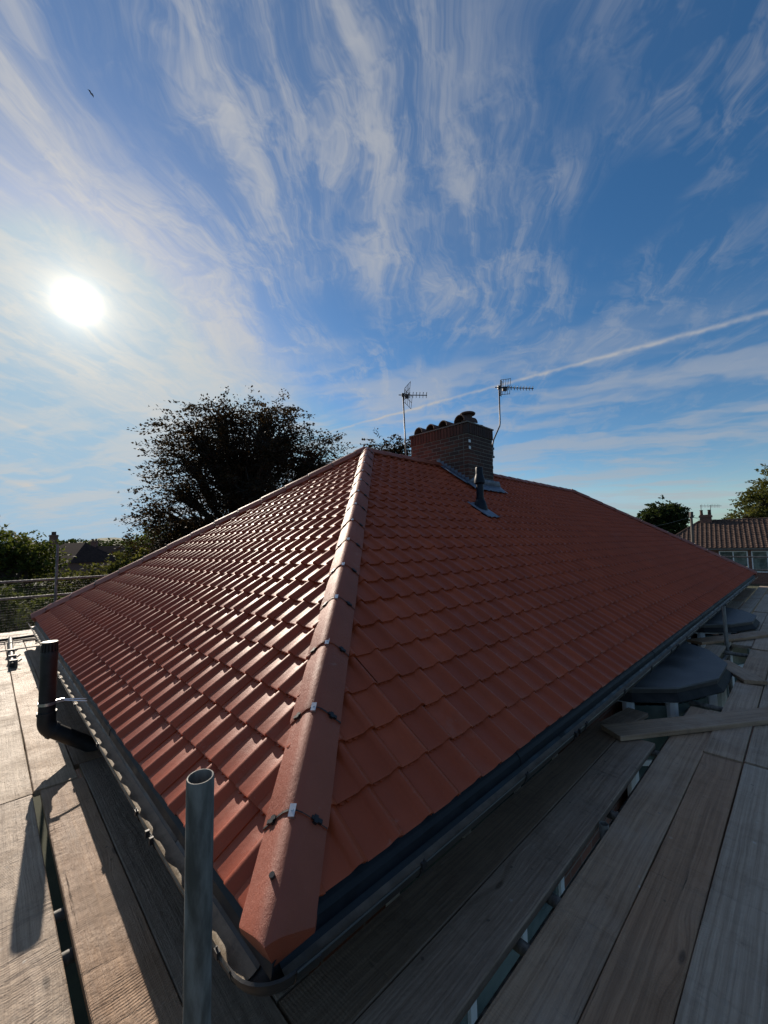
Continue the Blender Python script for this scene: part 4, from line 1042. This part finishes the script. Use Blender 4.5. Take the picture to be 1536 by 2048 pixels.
# copper beech behind the hip end
dB = 25.0; bs = ground_at(500, dB)
tree('large dark copper beech tree spreading behind the sunlit hip of the roof', bs,
     [lobe_px(bs, 480, 930, 120, 85, dB), lobe_px(bs, 398, 868, 62, 32, dB-1), lobe_px(bs, 545, 875, 85, 52, dB), lobe_px(bs, 625, 920, 50, 50, dB+1), lobe_px(bs, 385, 930, 52, 34, dB),
      lobe_px(bs, 368, 985, 46, 32, dB-1), lobe_px(bs, 340, 1030, 40, 28, dB), lobe_px(bs, 390, 1050, 85, 50, dB), lobe_px(bs, 520, 1000, 120, 80, dB), lobe_px(bs, 440, 830, 50, 18, dB), lobe_px(bs, 530, 830, 40, 20, dB+1), lobe_px(bs, 655, 950, 32, 40, dB), lobe_px(bs, 335, 1085, 45, 34, dB)],
     'leaf_copper', 2700, 30, 0.16, 1.45, 11, name='beech_tree', trunk_r=0.34, holes=0.28, droop=-0.10)
bs = ground_at(775, 32)
tree('smaller copper-leaved tree whose top shows above the ridge by the chimney', bs, [lobe_px(bs, 765, 905, 24, 26, 32), lobe_px(bs, 800, 898, 22, 22, 32), lobe_px(bs, 780, 960, 60, 45, 32)],
     'leaf_copper', 520, 22, 0.20, 0.9, 12, name='beech_tree', trunk_r=0.28, holes=0.15)
# garden trees beyond the end deck
bs = ground_at(20, 19)
tree('loose green tree standing beyond the netting of the end deck', bs, [lobe_px(bs, 15, 1125, 55, 48, 19), lobe_px(bs, 62, 1105, 26, 28, 19), lobe_px(bs, -40, 1110, 60, 55, 19), lobe_px(bs, 50, 1170, 50, 40, 19)],
     'leaf_green', 900, 22, 0.15, 0.75, 21, trunk_r=0.18, holes=0.22, name='garden_tree')
bs = ground_at(205, 22)
tree('broad olive-green shrub growing below the dark far rooftops', bs, [lobe_px(bs, 165, 1162, 42, 18, 22), lobe_px(bs, 225, 1150, 42, 22, 22), lobe_px(bs, 275, 1128, 30, 30, 23), lobe_px(bs, 200, 1195, 90, 30, 22)],
     'leaf_olive', 820, 22, 0.15, 0.6, 22, trunk_r=0.12, holes=0.08, name='garden_shrub', cat='shrub')
bs = ground_at(40, 15)
tree('dark bushy shrub directly behind the netting', bs, [lobe_px(bs, 0, 1215, 75, 38, 15), lobe_px(bs, 90, 1220, 75, 34, 15), lobe_px(bs, -80, 1210, 75, 38, 15), lobe_px(bs, 180, 1215, 60, 30, 15)],
     'leaf_green', 620, 22, 0.13, 0.6, 23, trunk_r=0.08, holes=0.2, name='garden_shrub', cat='shrub')
bs = ground_at(300, 30)
tree('mid-green tree half hidden at the foot of the copper beech', bs, [lobe_px(bs, 300, 1100, 28, 26, 30), lobe_px(bs, 335, 1085, 40, 36, 30), lobe_px(bs, 310, 1130, 55, 36, 30)],
     'leaf_green', 600, 22, 0.20, 0.8, 24, trunk_r=0.16, name='garden_tree')
# trees across the road
bs = ground_at(1325, 62)
tree('round dense green tree rising behind the brown tiled house', bs, [lobe_px(bs, 1325, 1030, 30, 26, 62), lobe_px(bs, 1305, 1038, 20, 20, 62), lobe_px(bs, 1348, 1030, 18, 20, 62), lobe_px(bs, 1325, 1060, 38, 24, 62)],
     'leaf_dark', 800, 22, 0.36, 0.9, 31, trunk_r=0.3, name='street_tree', split=0.6)
bs = ground_at(1560, 58)
tree('tall feathery green tree behind the ridge of the brown tiled house', bs, [lobe_px(bs, 1530, 1010, 32, 34, 58), lobe_px(bs, 1575, 985, 45, 55, 58), lobe_px(bs, 1500, 1035, 30, 16, 58)],
     'leaf_olive', 800, 24, 0.34, 1.5, 32, trunk_r=0.3, name='street_tree', holes=0.15)
# far woodland along the skyline
rg = np.random.default_rng(5); vs_, tt_ = [], []
for k in range(700):
    xx = rg.uniform(60, 420); dp = rg.uniform(260, 380); q = away(xx, 1098, dp); hh = rg.uniform(3, 9)
    n_ = 40; d_ = rg.normal(size=(n_, 3)); d_ /= np.linalg.norm(d_, axis=1)[:, None]
    pos = np.array([q[0], q[1], GZ+2+hh*0.5])+d_*np.array([4, 4, hh*0.5]); vs_.append(leaf_quads(pos, d_, 1.9, rg)); tt_.append(np.clip(rg.random()*0.6+rg.random(n_)*0.4, 0, 1))
vs_ = np.concatenate(vs_); tt_ = np.concatenate(tt_)
wd_ = link('woodland', fast_mesh('woodland', vs_, len(tt_), tt_), 'leaf_dark'); wd_['kind'] = 'stuff'; tag(wd_, 'dark distant woodland along the skyline', 'woodland')

# ------------------------------------------------------------------ far houses
def far_house(label, c_, ang, ln, dp, eave, rise, hip, roofm, name='house', rolls=0.0, chim=((0.3, 0.0, 1.2),), wins=(), pots=3):
    """local x along the ridge, facade at -y"""
    o = thing(name, label, 'house', (c_[0], c_[1], GZ)); o.rotation_euler = (0, 0, ang)
    hx, hy = ln/2, dp/2
    B().box(-hx, hx, -hy, hy, -0.3, eave).build('wall', 'brick_wall', o)
    ov = 0.35; ex, ey = hx+ov, hy+ov; rx = hx-hip if hip else hx+ov
    r_ = B()
    r_.add([(-ex, -ey, eave), (ex, -ey, eave), (ex, ey, eave), (-ex, ey, eave), (-rx, 0, eave+rise), (rx, 0, eave+rise)], [(0, 1, 5, 4), (1, 2, 5), (2, 3, 4, 5), (3, 0, 4), (3, 2, 1, 0)])
    ro = r_.build('roof', roofm, o)
    if rolls:
        sl_ = math.hypot(ey, rise); vd = np.array([0, ey/sl_, rise/sl_]); nd = np.array([0, -rise/sl_, ey/sl_]); ncs = int(sl_/0.30)
        V_, F_ = [], []
        for c2 in range(ncs):
            va, vb2 = c2*sl_/ncs, (c2+1)*sl_/ncs
            x0 = -ex+(ex-rx)*va/sl_; x1 = ex-(ex-rx)*va/sl_; nc = int((x1-x0)/rolls); k0 = math.ceil(x0/rolls)
            xs_ = []
            for k in range(nc):
                for fx in (0.0, 0.5, 0.62, 0.75, 0.88): xs_.append((k0*rolls+(k+fx)*rolls, {0.0: 0, 0.5: 0, 0.62: .035, 0.75: .05, 0.88: .035}[fx]))
            m_ = len(xs_); b0 = len(V_)
            for v_, lf in ((va, 0.0), (va, 0.05), (vb2, 0.02)):
                V_ += [np.array([x, -ey, eave])+vd*v_+nd*(h_+lf if lf else 0.0) for x, h_ in xs_]
            F_ += [(b0+r2*m_+i, b0+r2*m_+i+1, b0+(r2+1)*m_+i+1, b0+(r2+1)*m_+i) for r2 in range(2) for i in range(m_-1)]
        rt = B().add(V_, F_).build('roof_tiling', roofm, ro); rt['kind'] = 'stuff'
        B().tube([(-rx, 0, eave+rise), (rx, 0, eave+rise)], 0.12, 8).build('ridge_cap', roofm, ro)
        for sg in (-1, 1): B().tube([(sg*ex, -ey, eave+0.03), (sg*rx, 0, eave+rise)], 0.11, 8).build('hip_cap', roofm, ro)
        B().box(-ex, ex, -ey-0.12, -ey+0.0, eave-0.14, eave-0.02).build('gutter', 'galv', ro)
    for (fx, fy, hh) in chim:
        cb_ = B().box(fx*ln-0.45, fx*ln+0.45, fy-0.35, fy+0.35, eave+rise*0.5, eave+rise+hh).box(fx*ln-0.52, fx*ln+0.52, fy-0.42, fy+0.42, eave+rise+hh-0.25, eave+rise+hh-0.08).build('chimney', 'brick_wall', o)
        for k in range(pots):
            B().lathe([(0.13, 0), (0.11, 0.4), (0.14, 0.42), (0.14, 0.48)], (fx*ln-0.3+0.6*k/max(1, pots-1), fy, eave+rise+hh), 10).build('chimney_pot', 'clay_dark', cb_)
    for (x0, x1, z0, z1) in wins:
        f_ = B().box(x0, x1, -hy-0.05, -hy+0.02, z0, z0+0.08).box(x0, x1, -hy-0.05, -hy+0.02, z1-0.08, z1)
        n2 = max(1, round((x1-x0)/0.8))
        for k in range(n2+1): xc = x0+0.04+(x1-x0-0.08)*k/n2; f_.box(xc-0.04, xc+0.04, -hy-0.048, -hy+0.02, z0+0.08, z1-0.08)
        fo_ = f_.build('window', 'upvc', o); B().box(x0+0.04, x1-0.04, -hy-0.02, -hy-0.004, z0+0.06, z1-0.06).build('pane', 'glass', fo_)
    return o
dH = 37.0
pA = away(1318, 1090, dH+1.5)
lnH = 18.0; ux = np.array([math.cos(R(-84)), math.sin(R(-84))]); nyv = np.array([-ux[1], ux[0]])
if nyv@(pA[:2]-CAM[:2]) < 0: nyv = -nyv
depH = 7.6; eaveH = (away(1440, 1097, dH-2.5)[2]-GZ); riseH = away(1440, 1041, dH+1.5)[2]-GZ-eaveH
cH = pA[:2]+ux*lnH*0.5+nyv*(depH/2+0.35)
def along(px, off):
    """how far along the neighbour's ridge line a sight line crosses"""
    best = min(np.linspace(-lnH/2, lnH/2, 400), key=lambda s_: abs(768+FPX*((np.append(cH+ux*s_+nyv*off, 0)-CAM*np.array([1, 1, 0]))@(cr*np.array([1, 1, 0])))/((np.append(cH+ux*s_+nyv*off, 0)-CAM*np.array([1, 1, 0]))@(cf*np.array([1, 1, 0])))-px))
    return float(best)
xc_ = along(1415, 0.0); w0_, w1c = along(1436, -depH/2), along(1500, -depH/2)
far_house('brown tiled bungalow with brick chimney across the way behind the far hip', (cH[0], cH[1]), math.atan2(ux[1], ux[0]), lnH, depH, eaveH, riseH, 3.0, 'old_tile', name='neighbour_house', rolls=0.34,
          chim=((xc_/lnH, 0.0, 0.62),), wins=((w0_, w0_+1.9, 1.0, eaveH-0.25), (w1c, w1c+2.0, 1.0, eaveH-0.25), (w1c+3.0, w1c+5.0, 1.0, eaveH-0.25)), pots=2)
q = away(150, 1098, 62)
far_house('dark gabled house with a tall potted chimney among the garden trees', (q[0], q[1]), R(-60), 9, 8, away(150, 1124, 62)[2]-GZ, 2.9, 2.5, 'dark_roof', name='distant_house', chim=((-0.42, -0.5, 1.3),), pots=4)
q = away(232, 1098, 75)
far_house('long dark-roofed house with a small central chimney on the skyline', (q[0], q[1]), R(-42), 15, 8, away(232, 1120, 75)[2]-GZ, 2.6, 2.5, 'dark_roof', name='distant_house', chim=((-0.26, 0.0, 0.9),), pots=2)
# aerials and pole by the neighbour's house
q0 = away(1384, 1085, 33); q1 = away(1382, 1026, 33)
tp = thing('telegraph_pole', 'weathered wooden telegraph pole in front of the brown tiled house', 'pole', (q0[0], q0[1], GZ))
local(tp, B().tube([(q0[0], q0[1], GZ), (q1[0], q1[1], q1[2])], [0.12, 0.09], 12).build('shaft', 'pole_wood', smooth=True))
local(tp, B().obox(q1+np.array([0, 0, -0.35]), cr*0.16, cu*0.05, cf*0.05).obox(q1+np.array([0, 0, -0.1]), cr*0.10, cu*0.20, cf*0.10).build('junction_box', 'cable'))
def wire(label, p, q, sag):
    p, q = np.array(p), np.array(q); pts = [p+(q-p)*s_/12+np.array([0, 0, -sag*4*(s_/12)*(1-s_/12)]) for s_ in range(13)]
    o = B().tube(pts, 0.012, 5).build('overhead_wire', 'cable'); tag(o, label, 'wire', 'overhead wires from the telegraph pole'); return o
tq = q1+np.array([0, 0, -0.3])
wire('overhead wire running from the telegraph pole across the brown roof', tq, away(1600, 1085, 34), 0.25)
wire('overhead wire running from the telegraph pole down behind the far hip', tq, away(1290, 1055, 30), 0.1)
wire('overhead wire running from the telegraph pole toward the neighbour chimney', tq, away(1450, 1040, 40), 0.05)
def small_aerial(label, q, hgt, n_el):
    o = thing('rooftop_aerial', label, 'aerial', q)
    local(o, B().tube([q, q+np.array([0, 0, hgt])], 0.025, 6).build('mast', 'galv'))
    b_ = B(); t_ = q+np.array([0, 0, hgt*0.92]); b_.tube([t_-cr*0.1, t_+cr*1.1], 0.02, 5)
    for k in range(n_el): b_.tube([t_+cr*(0.1+0.9*k/n_el)-np.array([0, 0, .18]), t_+cr*(0.1+0.9*k/n_el)+np.array([0, 0, .18])], 0.012, 5)
    local(o, b_.build('boom', 'galv'))
ct_ = np.append(cH+ux*xc_, GZ+eaveH+riseH+0.60)
small_aerial('thin aerial standing above the brick chimney of the brown tiled house', ct_-np.append(ux*0.3, 0), 1.0, 3)
small_aerial('aerial with a long boom beside the chimney pots of the brown tiled house', ct_+np.append(ux*0.42, 0), 0.95, 6)
# a bird gliding high up
bq = away(183, 188, 40)
bb_ = B().tube([bq-cr*0.13, bq-cr*0.05, bq+cr*0.06, bq+cr*0.16], [0.01, 0.045, 0.05, 0.012], 8)
for sg in (-1, 1):
    w0 = bq+cf*sg*0.03; w1_ = bq+cf*sg*0.26+cu*0.10-cr*0.02; w2_ = bq+cf*sg*0.42+cu*0.05-cr*0.10
    bb_.add([w0-cr*0.06, w0+cr*0.06, w1_+cr*0.05, w2_, w1_-cr*0.08, w0-cr*0.06+cu*.012, w0+cr*0.06+cu*.012, w1_+cr*0.05+cu*.01, w2_+cu*.004, w1_-cr*0.08+cu*.01],
            [(0, 1, 2, 4), (4, 2, 3), (9, 7, 6, 5), (8, 7, 9), (1, 2, 7, 6), (2, 3, 8, 7), (3, 4, 9, 8), (4, 0, 5, 9)])
tag(bb_.build('bird', 'feather'), 'small dark bird gliding high among the thin clouds', 'bird')
